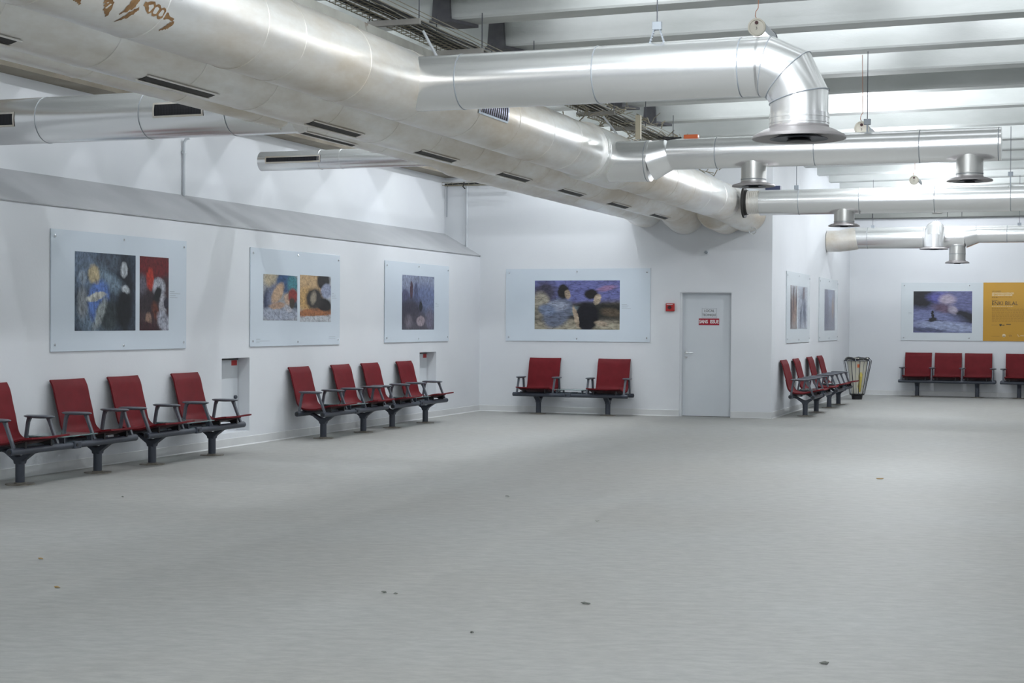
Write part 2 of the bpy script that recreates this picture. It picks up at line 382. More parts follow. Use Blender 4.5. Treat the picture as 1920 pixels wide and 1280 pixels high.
# ------------------------------------------------------------------ posters
def paint(name, base, blobs, strokes=(1, 1), dist=0.05, amp=0.5, rough=.3, ink=.62):
    m = mat(name, base, rough); b = m.node_tree.nodes['Principled BSDF']
    uv = N(m, 'ShaderNodeUVMap'); 
    n0 = N(m, 'ShaderNodeTexNoise'); n0.inputs['Scale'].default_value = 6; n0.inputs['Detail'].default_value = 8; n0.inputs['Roughness'].default_value = .7; L(m, uv.outputs[0], n0.inputs['Vector'])
    s0 = N(m, 'ShaderNodeVectorMath', operation='SUBTRACT'); L(m, n0.outputs['Color'], s0.inputs[0]); s0.inputs[1].default_value = (.5, .5, .5)
    s1 = N(m, 'ShaderNodeVectorMath', operation='SCALE'); L(m, s0.outputs[0], s1.inputs[0]); s1.inputs['Scale'].default_value = dist * 2
    s2 = N(m, 'ShaderNodeVectorMath', operation='ADD'); L(m, uv.outputs[0], s2.inputs[0]); L(m, s1.outputs[0], s2.inputs[1])
    cur = None
    for (u, v, ru, rv, rot, col, soft) in blobs:
        mp = N(m, 'ShaderNodeMapping', vector_type='TEXTURE')
        mp.inputs['Location'].default_value = (u, 1 - v, 0); mp.inputs['Rotation'].default_value = (0, 0, R_(-rot)); mp.inputs['Scale'].default_value = (ru, rv, 1)
        L(m, s2.outputs[0], mp.inputs['Vector'])
        sp = N(m, 'ShaderNodeSeparateXYZ'); L(m, mp.outputs[0], sp.inputs[0])
        cb = N(m, 'ShaderNodeCombineXYZ'); L(m, sp.outputs[0], cb.inputs[0]); L(m, sp.outputs[1], cb.inputs[1])
        ln = N(m, 'ShaderNodeVectorMath', operation='LENGTH'); L(m, cb.outputs[0], ln.inputs[0])
        mr = N(m, 'ShaderNodeMapRange'); mr.inputs[1].default_value = 1 + soft * .6; mr.inputs[2].default_value = 1 - soft * .6; L(m, ln.outputs['Value'], mr.inputs[0])
        mx = N(m, 'ShaderNodeMix', data_type='RGBA'); L(m, mr.outputs[0], mx.inputs[0]); mx.inputs[7].default_value = (*col, 1)
        if cur: L(m, cur, mx.inputs[6])
        else: mx.inputs[6].default_value = (*base, 1)
        cur = mx.outputs[2]
    mp = N(m, 'ShaderNodeMapping'); mp.inputs['Scale'].default_value = (strokes[0], strokes[1], 1); mp.inputs['Rotation'].default_value = (0, 0, R_(12)); L(m, uv.outputs[0], mp.inputs['Vector'])
    n1 = N(m, 'ShaderNodeTexNoise'); n1.inputs['Scale'].default_value = 9; n1.inputs['Detail'].default_value = 6; n1.inputs['Distortion'].default_value = .5; L(m, mp.outputs[0], n1.inputs['Vector'])
    r1 = N(m, 'ShaderNodeMapRange'); r1.inputs[1].default_value = .3; r1.inputs[2].default_value = .7; r1.inputs[3].default_value = 1 - amp * .7; r1.inputs[4].default_value = 1 + amp * .7; L(m, n1.outputs['Fac'], r1.inputs[0])
    sc = N(m, 'ShaderNodeVectorMath', operation='SCALE')
    mp2 = N(m, 'ShaderNodeMapping'); mp2.inputs['Scale'].default_value = (max(1, strokes[0] * .6), max(1, strokes[1] * .6), 1); L(m, s2.outputs[0], mp2.inputs['Vector'])
    n2 = N(m, 'ShaderNodeTexNoise'); n2.inputs['Scale'].default_value = 5.5; n2.inputs['Detail'].default_value = 3; L(m, mp2.outputs[0], n2.inputs['Vector'])
    d1 = N(m, 'ShaderNodeMath', operation='SUBTRACT'); L(m, n2.outputs['Fac'], d1.inputs[0]); d1.inputs[1].default_value = .5
    d2 = N(m, 'ShaderNodeMath', operation='ABSOLUTE'); L(m, d1.outputs[0], d2.inputs[0])
    d3 = N(m, 'ShaderNodeMapRange'); d3.inputs[1].default_value = .004; d3.inputs[2].default_value = .03; d3.inputs[3].default_value = ink; d3.inputs[4].default_value = 1; L(m, d2.outputs[0], d3.inputs[0])
    if cur:
        s9 = N(m, 'ShaderNodeVectorMath', operation='SCALE'); L(m, cur, s9.inputs[0]); L(m, d3.outputs[0], s9.inputs['Scale']); cur = s9.outputs[0]
    if cur: L(m, cur, sc.inputs[0])
    L(m, r1.outputs[0], sc.inputs['Scale']); L(m, sc.outputs[0], b.inputs['Base Color'])
    return m
K = (0.012, 0.014, 0.02); DB = (0.035, 0.05, 0.075); SB = (0.11, 0.15, 0.21); GB = (0.22, 0.27, 0.33); SK = (0.42, 0.33, 0.22); PW = (0.42, 0.45, 0.48)
ART = {
 'a': paint('print_blue_crowd', DB, [(.15, .2, .25, .3, 0, SB, .5), (.6, .12, .25, .12, 0, (.07, .09, .12), .6), (.82, .5, .13, .5, 0, K, .4), (.3, .9, .3, .18, 30, (.12, .17, .23), .6), (.55, .35, .3, .1, 30, (.16, .22, .28), .7), (.12, .65, .08, .2, 0, (.2, .22, .24), .5), (.12, .32, .06, .09, 0, GB, .4), (.38, .62, .17, .28, 10, (.10, .18, .46), .25), (.34, .56, .16, .05, -15, (.45, .45, .4), .3), (.3, .27, .09, .12, 0, (.4, .33, .2), .35), (.8, .2, .06, .1, 0, PW, .35), (.55, .8, .2, .2, 0, (.03, .04, .045), .4), (.4, .78, .06, .22, 25, (.25, .28, .28), .6), (.8, .72, .14, .28, 0, (.006, .007, .01), .4), (.82, .46, .07, .04, 30, PW, .5)], (3, 1.2), .06, .7),
 'b': paint('print_red_hall', (.05, .025, .03), [(.5, .12, .7, .16, 0, (.13, .012, .015), .4), (.35, .3, .13, .16, 0, (.38, .035, .02), .25), (.65, .42, .22, .14, 0, (.36, .37, .42), .3), (.1, .45, .15, .2, 0, (.12, .11, .14), .5), (.3, .62, .35, .16, 0, (.03, .02, .025), .5), (.6, .52, .16, .09, -30, (.01, .01, .012), .3), (.8, .65, .14, .14, 20, (.36, .36, .4), .4), (.55, .75, .16, .1, 40, (.12, .035, .02), .5), (.3, .85, .1, .09, 0, (.32, .2, .15), .5), (.82, .88, .22, .14, 20, (.33, .34, .4), .35), (.92, .62, .1, .08, 0, (.03, .025, .04), .3), (.2, .95, .4, .07, 0, (.04, .01, .015), .5)], (2, 2), .07, .6),
 'c': paint('print_sleeper', (.30, .31, .33), [(.3, .1, .3, .18, 0, (.47, .4, .28), .4), (.62, .15, .25, .25, 0, (.04, .09, .2), .3), (.86, .2, .16, .22, 0, (.05, .2, .24), .4), (.9, .7, .12, .2, 0, (.04, .06, .09), .4), (.12, .6, .12, .3, 0, (.03, .04, .09), .5), (.5, .85, .6, .16, 0, (.33, .36, .44), .35), (.3, .45, .18, .28, 20, (.15, .17, .25), .4), (.42, .4, .13, .26, 35, (.50, .34, .22), .3), (.4, .68, .24, .07, -5, (.40, .26, .18), .3), (.72, .52, .12, .12, 0, (.5, .35, .25), .4), (.86, .45, .14, .16, 0, (.24, .03, .025), .35), (.84, .62, .08, .12, 0, (.05, .035, .025), .4), (.72, .74, .12, .07, 30, (.42, .42, .46), .4)], (2, 2), .05, .4),
 'd': paint('print_ochre', (.44, .46, .49), [(.3, .32, .5, .5, 0, (.48, .33, .18), .2), (.2, .5, .3, .25, 0, (.48, .3, .12), .5), (.75, .1, .22, .2, 0, (.02, .016, .014), .3), (.85, .33, .2, .16, -20, (.28, .31, .42), .3), (.5, .80, .62, .10, -3, (.34, .13, .05), .3), (.75, .62, .3, .14, 10, (.015, .012, .01), .3), (.45, .5, .26, .23, 0, (.03, .025, .022), .3), (.42, .48, .09, .14, 10, (.28, .24, .18), .5), (.6, .92, .6, .05, 0, (.44, .46, .49), .3)], (2, 2), .05, .35),
 'e': paint('print_city', (.10, .12, .20), [(.5, .1, .8, .22, 0, (.23, .26, .36), .6), (.7, .4, .4, .25, 0, (.13, .16, .29), .6), (.25, .7, .4, .3, 0, (.045, .04, .06), .6), (.28, .27, .045, .17, 0, (.07, .035, .05), .2), (.42, .3, .06, .18, 0, (.07, .08, .16), .3), (.1, .36, .1, .1, 0, (.08, .08, .15), .4), (.5, .9, .6, .2, 0, (.06, .05, .07), .6), (.57, .57, .05, .1, 0, (.01, .01, .015), .3), (.57, .84, .13, .09, 0, (.32, .26, .29), .25), (.2, .85, .1, .12, 0, (.16, .14, .17), .7), (.85, .8, .12, .2, 0, (.14, .13, .19), .7)], (5, 1.3), .04, .7),
 'f': paint('print_walkers', (.10, .09, .075), [(.5, .15, .9, .3, 0, (.13, .14, .33), .3), (.12, .25, .14, .22, 0, (.06, .055, .09), .6), (.07, .5, .11, .26, 0, (.33, .3, .24), .4), (.5, .95, .7, .14, 0, (.33, .30, .23), .4), (.65, .62, .6, .16, 0, (.02, .02, .018), .4), (.85, .16, .12, .05, -20, (.26, .16, .28), .5), (.48, .62, .1, .1, 0, (.14, .18, .2), .4), (.27, .66, .16, .32, 12, (.13, .15, .21), .25), (.27, .52, .12, .1, 0, (.28, .31, .4), .4), (.15, .6, .1, .12, -20, (.16, .2, .3), .4), (.34, .22, .07, .15, 0, (.015, .013, .012), .25), (.39, .28, .035, .09, 0, (.36, .28, .2), .3), (.62, .74, .13, .3, 0, (.006, .006, .01), .2), (.49, .75, .03, .22, -8, (.38, .3, .22), .25), (.67, .28, .08, .1, 0, (.015, .013, .014), .3), (.74, .38, .045, .11, 10, (.42, .34, .25), .3), (.79, .88, .08, .05, 20, (.36, .29, .22), .4), (.9, .65, .12, .08, 20, (.1, .075, .05), .5)], (1.5, 2.5), .04, .55),
 'g': paint('print_sketch_brown', (.30, .27, .26), [(.5, .1, .4, .15, 0, (.36, .37, .41), .5), (.5, .55, .4, .3, 0, (.26, .17, .13), .6), (.45, .35, .12, .34, 0, (.08, .05, .05), .6), (.1, .6, .12, .4, 0, (.06, .045, .05), .6), (.6, .75, .2, .12, 0, (.34, .24, .19), .6), (.9, .3, .1, .2, 0, (.1, .07, .08), .6)], (4, 1.3), .14, .8, .3, .3),
 'h': paint('print_sketch_grey', (.44, .47, .53), [(.4, .5, .25, .4, 10, (.2, .23, .3), .8), (.6, .15, .1, .2, 20, (.16, .12, .14), .6), (.7, .6, .15, .3, -10, (.10, .12, .18), .7), (.3, .45, .1, .2, 10, (.40, .43, .5), .5), (.3, .7, .06, .25, 5, (.08, .1, .15), .6), (.5, .55, .05, .2, 20, (.36, .39, .46), .6)], (4, 1.3), .14, .6, .3, .3),
 'i': paint('print_haze', (.20, .21, .27), [(.5, .15, .3, .3, 10, (.26, .3, .4), .7), (.2, .5, .2, .5, 0, (.12, .12, .19), .7), (.8, .45, .1, .25, 0, (.28, .21, .18), .8)], (4, 1), .06, .4),
 'j': paint('print_storm', (.12, .13, .27), [(.12, .15, .28, .28, 0, (.01, .01, .015), .5), (.8, .6, .4, .14, 15, (.012, .012, .02), .45), (.45, .15, .2, .12, 0, (.09, .09, .3), .6), (.58, .2, .13, .13, 10, (.38, .33, .42), .6), (.5, .42, .17, .12, 20, (.12, .08, .13), .6), (.68, .45, .07, .1, -20, (.33, .3, .38), .6), (.3, .62, .5, .14, 8, (.16, .18, .34), .6), (.6, .85, .6, .12, 6, (.27, .31, .46), .5), (.1, .93, .5, .05, 3, (.08, .09, .16), .4), (.33, .57, .022, .1, 0, (.01, .01, .014), .2), (.34, .68, .07, .055, 0, (.01, .01, .012), .3), (.35, .71, .16, .012, 2, (.02, .02, .03), .4)], (1.2, 2.8), .07, .5, .3, .85),
}
def art_part(t, x0, x1, z0, z1, key, name='print'):
    bm = bm_new(); uvl = bm.loops.layers.uv.new('UVMap'); y = -.0135
    box(bm, x0, x1, y, -.012, z0, z1)
    for f_ in bm.faces:
        for l in f_.loops:
            c = l.vert.co; l[uvl].uv = ((c.x - x0) / (x1 - x0), (c.z - z0) / (z1 - z0))
    return obj(name, bm, ART[key], t)
def poster(label, W_, H_, loc, rz, arts, captions, board=GREYP, screws=None, name='poster', group=None):
    """local: x to the right seen from the front, y=-0.012 is the front face, z up from the lower edge"""
    t = thing(name, label, 'poster', loc, rz, group)
    obj('board', bx(0, W_, -.012, 0, 0, H_), board, t, bevel=.001)
    for a in arts: art_part(t, *a)
    for (x, z) in (screws or [(.06, .07), (W_ / 2, .05), (W_ - .06, .07), (.06, H_ - .07), (W_ / 2, H_ - .05), (W_ - .06, H_ - .07)]):
        obj('fixing', cyl((x, -.012, z), (0, -1, 0), [(0, .014), (.008, .014), (.012, .008)], 12), CHROME, t, smooth=True)
    for (x, z, wds) in captions:
        bm = bm_new()
        for i, wd in enumerate(wds): box(bm, x, x + wd, -.0132, -.012, z - i * .022 - .002, z - i * .022 + (.002 if i else .004))
        obj('caption', bm, INKG, t)
    return t
RL = R_(90)      # local x -> +Y, front (-y) -> +X
off = .003
def lp(label, y0, y1, z0, z1, arts, caps):
    # arts given in absolute (y, z)
    A_ = [(a[0] - y0, a[1] - y0, a[2] - z0, a[3] - z0, a[4]) for a in arts]
    C_ = [(c[0] - y0, c[1] - z0, c[2]) for c in caps]
    return poster(label, y1 - y0, z1 - z0, (XL + off, y0, z0), RL, A_, C_)
dz = .0
lp('pale poster with blue crowd scene and tall red print, above the nearest benches', 12.83, 15.34, 1.22, 2.46,
   [(13.22, 14.31, 1.43, 2.25, 'a'), (14.39, 14.965, 1.43, 2.25, 'b')], [(14.99, 1.87, (.10, .22, .12, .16))])
lp('pale poster with a bent sleeper print and an ochre print side by side', 16.82, 19.32, 1.22, 2.465,
   [(17.14, 18.055, 1.55, 2.14, 'c'), (18.13, 19.04, 1.535, 2.16, 'd')], [(19.07, 1.93, (.06, .12, .11, .14)), (16.97, 1.31, (.10, .34, .08)), (18.98, 1.325, (.2, .2))])
lp('pale poster with a single dark blue city print near the corner', 20.83, 23.35, 1.228, 2.46,
   [(21.455, 22.72, 1.42, 2.265, 'e')], [(22.78, 1.84, (.06, .14, .13))])
poster('wide pale poster with two striding figures over a two-seat bench', 2.575, 1.24, (-9.11, YB - off, 1.225), 0,
       [(.53, 2.045, .205, 1.037, 'f')], [(2.08, .63, (.09, .12, .10, .16))])
def sp(label, y0, y1, arts):
    A_ = [(a[0] - y0, a[1] - y0, a[2] - 1.215, a[3] - 1.215, a[4]) for a in arts]
    poster(label, y1 - y0, 1.24, (XS + off, y0, 1.215), RL, A_, [], board=GREYP2)
sp('pale poster with two narrow sketch prints on the side wall', 26.13, 28.62, [(26.5, 27.18, 1.46, 2.22, 'g'), (27.28, 28.32, 1.46, 2.22, 'h')])
sp('pale poster with one hazy grey print on the side wall', 29.8, 32.33, [(30.47, 31.88, 1.42, 2.24, 'i')])
pf = poster('pale poster with a purple storm and aircraft print on the far wall', 1.715, 1.255, (-3.385, YF - off, 1.205), 0,
       [(.26, 1.487, .172, 1.07, 'j')], [(.15, .60, (.07, .09))], board=GREYP2, screws=[(.06, .06), (1.43, .06), (.06, 1.195), (1.43, 1.195)])
# yellow exhibition panel
t = thing('exhibition_panel', 'yellow exhibition panel printed ENKI BILAL on the far wall', 'sign', (-1.668, YF - off, 1.205))
obj('board', bx(0, 1.25, -.012, 0, 0, 1.255), YEL, t, bevel=.001)
def tl(body, z, size, m, x=.175, sx=1, bold=0): text_obj('lettering', body, size, m, t, (x, -.0135, z), RB, 'LEFT', sx, bold=bold)
tl('LES GARES', 1.065, .040, INK)
tl('LES NOUVEAUX ESPACES', 1.022, .046, CREAMINK, sx=.86, bold=.0012); tl('DE LA BANDE DESSINÉE', .982, .046, CREAMINK, sx=.85, bold=.0012)
tl('ENKI BILAL', .807, .118, INK, sx=.92)
for k, (z, wd, m_) in enumerate([(.945, .42, INKB), (.932, .13, INKB), (.872, .13, INK), (.748, .44, CREAMINK), (.708, .33, INKB)]):
    bm = bm_new(); x = .175
    while x < .175 + wd:
        l_ = random.uniform(.02, .05); box(bm, x, min(x + l_, .175 + wd), -.0132, -.012, z - .005, z + .005); x += l_ + .01
    obj('text_line', bm, m_, t)
bm = bm_new(); z = .69
for i in range(14):
    x = .18
    while x < .98:
        l_ = random.uniform(.02, .07); box(bm, x, min(x + l_, 1.0), -.0132, -.012, z - i * .021 - .0028, z - i * .021 + .0028); x += l_ + .012
obj('body_text', bm, INKB, t)
bm = bm_new()
for i in range(7): box(bm, .84, 1.05, -.0132, -.012, .35 - i * .022, .354 - i * .022)
for a in ((.17, .30, .345), (.17, .34, .105)): box(bm, a[0], a[1], -.0132, -.012, a[2] - .003, a[2] + .003)
obj('small_print', bm, INKB, t)
bm = bm_new(); prism(bm, [(.335, .365), (.385, .365), (.385, .34), (.36, .315), (.335, .34)], 'y', -.0135, -.012)
box(bm, .395, .44, -.0132, -.012, .335, .352); box(bm, .475, .57, -.0132, -.012, .352, .366)
obj('logo', bm, INK, t)
bm = bm_new(); lathe(bm, (.43, -.012, .12), (0, -1, 0), [(0, .036), (.0012, .036)], 24)
obj('emblem', bm, CREAMINK, t)
bm = bm_new(); box(bm, .405, .455, -.0142, -.0132, .10, .113)
obj('emblem_marks', bm, INK, t)
text_obj('logo', 'Ch.', .05, INK, t, (.53, -.0135, .118), RB, 'LEFT')
bm = bm_new(); sweep(bm, [(.71, -.013, .15), (.72, -.013, .115), (.745, -.013, .098)], .004, 6); box(bm, .76, .86, -.0132, -.012, .115, .125)
obj('logo', bm, CREAMINK, t)

# ------------------------------------------------------------------ benches
def spline(pts, n=5):
    out = []; P_ = [Vector((p[0], p[1], 0)) for p in pts]
    for i in range(len(P_) - 1):
        p0 = P_[max(i - 1, 0)]; p1 = P_[i]; p2 = P_[i + 1]; p3 = P_[min(i + 2, len(P_) - 1)]
        for k in range(n):
            s_ = k / n
            q = 0.5 * ((2 * p1) + (p2 - p0) * s_ + (2 * p0 - 5 * p1 + 4 * p2 - p3) * s_ ** 2 + (3 * p1 - p0 - 3 * p2 + p3) * s_ ** 3)
            out.append((q.x, q.y))
    out.append((P_[-1].x, P_[-1].y)); return out
SEATP = [(-.373, .938), (-.347, .893), (-.328, .845), (-.300, .73), (-.270, .62), (-.248, .52), (-.224, .455), (-.17, .41), (-.09, .395), (.02, .398), (.12, .418), (.22, .445), (.30, .458), (.35, .462)]
def ribbon(bm, prof, x0, x1, th, off_=0.0, nx=1, curve=0.0):
    pts = spline(prof); n = len(pts); nor = []
    for i in range(n):
        a = pts[max(i - 1, 0)]; b = pts[min(i + 1, n - 1)]
        d = Vector((b[0] - a[0], b[1] - a[1])).normalized(); nor.append((d.y * -1, d.x))   # points to the sitter side
    grid = []
    for side in (0, 1):
        rows = []
        for i in range(n):
            row = []
            for k in range(nx + 1):
                u = k / nx; x = x0 + (x1 - x0) * u
                c = curve * (2 * u - 1) ** 2
                # narrower corners at both ends
                o = off_ + (0 if side == 0 else -th) + c
                row.append(bm.verts.new((x, pts[i][0] + nor[i][0] * o, pts[i][1] + nor[i][1] * o)))
            rows.append(row)
        grid.append(rows)
    F, B = grid
    for i in range(n - 1):
        for k in range(nx):
            bm.faces.new((F[i][k], F[i][k + 1], F[i + 1][k + 1], F[i + 1][k])); bm.faces.new((B[i][k], B[i + 1][k], B[i + 1][k + 1], B[i][k + 1]))
        bm.faces.new((F[i][0], F[i + 1][0], B[i + 1][0], B[i][0])); bm.faces.new((F[i][nx], B[i][nx], B[i + 1][nx], F[i + 1][nx]))
    for k in range(nx):
        bm.faces.new((F[0][k], B[0][k], B[0][k + 1], F[0][k + 1])); bm.faces.new((F[-1][k], F[-1][k + 1], B[-1][k + 1], B[-1][k]))
def flip(n_): return n_
def make_bench(label, seats, arms, feet, table, half, loc, rz, group):
    """local: x along the bench, +y to the front"""
    t = thing('waiting_bench', label, 'bench', loc, rz, group)
    for s_ in (1, -1):
        bm = bm_new(); lathe(bm, (-half, s_ * .185, .335), (1, 0, 0), [(0, .024), (.004, .024), (.004, .034), (2 * half - .004, .034), (2 * half - .004, .024), (2 * half, .024)], 20)
        tb = obj('beam_tube', bm, POSTM, t, smooth=True)
        for e in (-1, 1):
            obj('end_plug', cyl((e * (half - .002), s_ * .185, .335), (e, 0, 0), [(0, .023), (.004, .023)], 16), BLACK, tb)
    for fx in feet:
        yoke = [(-.043, .19), (-.05, .222), (-.15, .292), (-.205, .306), (-.222, .335), (-.15, .335), (-.13, .322), (-.03, .272), (0, .266), (.03, .272), (.13, .322), (.15, .335), (.222, .335), (.205, .306), (.15, .292), (.05, .222), (.043, .19)]
        bm = bm_new(); prism(bm, yoke, 'x', fx - .042, fx + .042)
        lg = obj('yoke', bm, POSTM, t, bevel=.012)
        bm = bm_new(); lathe(bm, (fx, 0, .008), (0, 0, 1), [(0, .043), (.225, .043)], 20)
        po = obj('post', bm, POSTM, t, smooth=True)
        bm = bm_new(); lathe(bm, (fx, 0, 0), (0, 0, 1), [(0, .135), (.006, .135), (.010, .128), (.010, .06), (.02, .05)], 32)
        obj('base_plate', bm, PLATE, po, smooth=True)
    for sx_ in seats:
        bm = bm_new(); ribbon(bm, SEATP, sx_ - .282, sx_ + .282, .016, 0, nx=6, curve=.006)
        st = obj('seat', bm, RED, t, smooth=True)
        bm = bm_new(); ribbon(bm, SEATP[4:-2], sx_ - .262, sx_ + .262, .014, -.016, nx=4, curve=.006)
        obj('seat_shell', bm, SHELL, st, smooth=True)
        bm = bm_new(); ribbon(bm, SEATP[:5], sx_ - .277, sx_ + .277, .005, -.0165, nx=4, curve=.006)
        obj('back_shell', bm, SHELL, st, smooth=True)
        for e in (-.19, .19):
            bm = bm_new(); prism(bm, [(-.20, .355), (-.20, .40), (-.12, .385), (.03, .386), (.19, .424), (.215, .43), (.215, .355), (.15, .355), (.12, .375), (-.13, .372), (-.15, .355)], 'x', sx_ + e - .012, sx_ + e + .012)
            obj('seat_bracket', bm, BLACK, t)
    for ax in arms:
        bm = bm_new()
        prof = [(0, .2), (.004, .7), (.012, .93), (.020, 1.0), (.027, .97), (.033, .82), (.036, .3)]
        lathe(bm, (ax, -.025, .598), (0, 0, 1), prof, 28)
        for v in bm.verts:
            v.co.x = ax + (v.co.x - ax) * .072; v.co.y = -.025 + (v.co.y + .025) * .172
        am = obj('armrest', bm, ARMM, t, smooth=True)
        for s_ in (1, -1):
            bm = bm_new(); y1, y0 = s_ * .185, s_ * .115 - .025
            poly = [(y0 - .028 * (1 if s_ > 0 else .6), .605), (y0 + .028 * (1 if s_ < 0 else .6), .605), (y0 + .016 + s_ * .012, .56), (y1 + .015, .36), (y1 + .02, .335), (y1 - .02, .335), (y1 - .015, .36), (y0 - .016 + s_ * .012, .56)]
            prism(bm, poly, 'x', ax - .016, ax + .016)
            obj('arm_leg', bm, ARMM, am, bevel=.005)
    if table:
        tp = obj('table_top', bx(-.285, .285, -.19, .23, .420, .432), GLASS, t, bevel=.003)
        for e in (-.22, .22):
            bm = bm_new(); prism(bm, [(-.2, .36), (-.2, .42), (.21, .42), (.21, .36), (.16, .36), (.15, .40), (-.15, .40), (-.16, .36)], 'x', e - .008, e + .008)
            obj('table_bracket', bm, POSTM, t)
        for s_ in (1, -1):
            bm = bm_new(); box(bm, .03 - .055, .03 + .055, s_ * .185 - .045, s_ * .185 + .045, .300, .372)
            c = obj('joint_clamp', bm, POSTM, t, bevel=.01)
            obj('clamp_bolt', cyl((.03 + .02, s_ * .185 + s_ * .045, .335), (0, s_, 0), [(0, .015), (.006, .015)], 12), BLACK, c)
    return t
S2, A2, F2 = (-.615, .615), (-.935, -.295, .295, .935), (-.61, .61)
XP = XL + .405
GL, RZL = 'two-seat red benches along the left wall', R_(-90)
b0 = make_bench('nearest two-seat red bench on the left, cut off by the photo edge', S2, A2, F2, True, 1.005, (XP, 12.46, 0), RZL, 'two-seat red benches with a glass table')
copy_thing(b0, (XP, 14.66, 0), RZL, 'two-seat red bench directly left of the large wall niche')
copy_thing(b0, (XP, 18.675, 0), RZL, 'two-seat red bench under the poster of the sleeper')
copy_thing(b0, (XP, 20.865, 0), RZL, 'two-seat red bench under the city poster, left of the small niche')
copy_thing(b0, (-7.757, YB - .405, 0), R_(180), 'two-seat red bench against the back wall left of the door')
copy_thing(b0, (XS + .405, 26.35, 0), RZL, 'nearer two-seat red bench on the side wall, under the sketch poster')
copy_thing(b0, (XS + .405, 29.11, 0), RZL, 'farther two-seat red bench on the side wall, nearest the bin')
b3 = make_bench('three-seat red bench under the storm print on the far wall', (-.625, 0, .625), (-.94, -.3125, .3125, .94), (-.62, .62), False, 1.0, (-2.375, YF - .42, 0), R_(180), 'three-seat red benches on the far wall')
copy_thing(b3, (-.285, YF - .42, 0), R_(180), 'red bench cut off by the right photo edge under the yellow panel')

# ------------------------------------------------------------------ waste bin
t = thing('litter_bin', 'wire litter bin with a pale liner beside the last side-wall bench', 'bin', (-4.03, 32.0, 0))
obj('base', cyl((0, 0, 0), (0, 0, 1), [(0, .10), (.08, .115), (.10, .15), (.12, .16)], 28), BLACK, t, smooth=True)
for k in range(20):
    a = 2 * pi * k / 20; c, s_ = cos(a), sin(a)
    bm = bm_new(); sweep(bm, [(c * .15, s_ * .15, .11), (c * .283, s_ * .283, .77), (c * .285, s_ * .285, .80), (c * .26, s_ * .26, .825), (c * .22, s_ * .22, .83)], .0075, 6)
    obj('wire_bar', bm, CHROME if k % 2 else DARKM, t, smooth=True)
for zz_, rr_ in ((.83, .225), (.80, .265)):
    bm = bm_new(); pts = [(cos(2 * pi * i / 36) * rr_, sin(2 * pi * i / 36) * rr_, zz_) for i in range(37)]; sweep(bm, pts, .01, 6, cap=False); obj('rim', bm, DARKM, t, smooth=True)
bm = bm_new(); lathe(bm, (0, 0, .10), (0, 0, 1), [(0, .11), (.2, .135), (.5, .185), (.70, .215), (.745, .235), (.76, .22), (.74, .19), (.5, .16), (.3, .12), (.3, .001)], 28, cap=False)
for v in bm.verts:
    k = 1 + .05 * sin(7 * math.atan2(v.co.y, v.co.x) + v.co.z * 20); v.co.x *= k; v.co.y *= k
obj('liner_bag', bm, BAG, t, smooth=True)
bm = bm_new(); lathe(bm, (0, 0, .815), (0, 0, 1), [(0, .245), (.02, .255), (.045, .235), (.05, .19), (.02, .16), (0, .16)], 28, cap=False)
for v in bm.verts: v.co.z += .012 * sin(5 * math.atan2(v.co.y, v.co.x))
obj('bag_rim', bm, BLACK, t, smooth=True)
bm = bm_new(); lathe(bm, (.06, -.085, .16), (.1, -.25, 1), [(0, .02), (.12, .05), (.22, .03), (.34, .045), (.42, .01)], 10)
obj('yellow_waste', bm, BAGY, t, smooth=True)
bm = bm_new(); lathe(bm, (.07, -.15, .62), (.1, -.25, 1), [(0, .02), (.05, .045), (.11, .02)], 10)
bm.free(); obj('orange_waste', bx(.03, .085, -.232, -.222, .66, .73), ORANGE, t)

# ------------------------------------------------------------------ ducts
def ring_prof(L_, r, rings, rw=.006, rh=.004):
    p = [(0, r)]
    for s_ in sorted(rings):
        if rw < s_ < L_ - rw: p += [(s_ - rw, r), (s_ - rw * .6, r + rh), (s_ + rw * .6, r + rh), (s_ + rw, r)]
    return p + [(L_, r)]
def pipe(name, p0, d, L_, r, rings, m, parent, seg=56):
    bm = bm_new(); lathe(bm, p0, d, ring_prof(L_, r, rings), seg); o = obj(name, bm, m, parent, smooth=True)
    if m in (ALU, STUB) and parent and len(rings) < 12 and 'collar' not in name:
        dd_, u, v = frame_of(d)
        for s_ in rings:
            if s_ > L_ - .03: continue
            b2 = bm_new(); c0 = Vector(p0) + dd_ * (s_ + .009)
            sweep(b2, [c0 + (u * cos(2 * pi * j / 48) + v * sin(2 * pi * j / 48)) * (r + .0005) for j in range(49)], .0032, 5, cap=False)
            obj('joint_seam', b2, INKG, o, smooth=True)
    return o
def slot(parent, cx, cz, r, th, y0, y1, w=.085, m=SLOTM):
    """air slot let into the lower side of a duct running along Y, at angle th below horizontal on the +X side"""
    q = bpy.data.objects.new('air_slot', None)
    bm = bm_new(); a0, a1 = th - w / r / 2, th + w / r / 2; P_ = []
    for rr_ in (r + .004, r - .03):
        for k in range(7):
            a = a0 + (a1 - a0) * k / 6; P_.append((cx + rr_ * cos(a), cz + rr_ * sin(a)))
    poly = P_[:7] + P_[7:][::-1]
    prism(bm, poly, 'y', y0, y1); s_ = obj('air_slot', bm, m, parent)
    bm = bm_new()
    for a in (a0, a1):
        sweep(bm, [(cx + (r + .008) * cos(a), y0 - .02, cz + (r + .008) * sin(a)), (cx + (r + .008) * cos(a), y1 + .02, cz + (r + .008) * sin(a))], .007, 6)
    obj('slot_lip', bm, ALUD, s_)
    return s_
ZM = 3.43
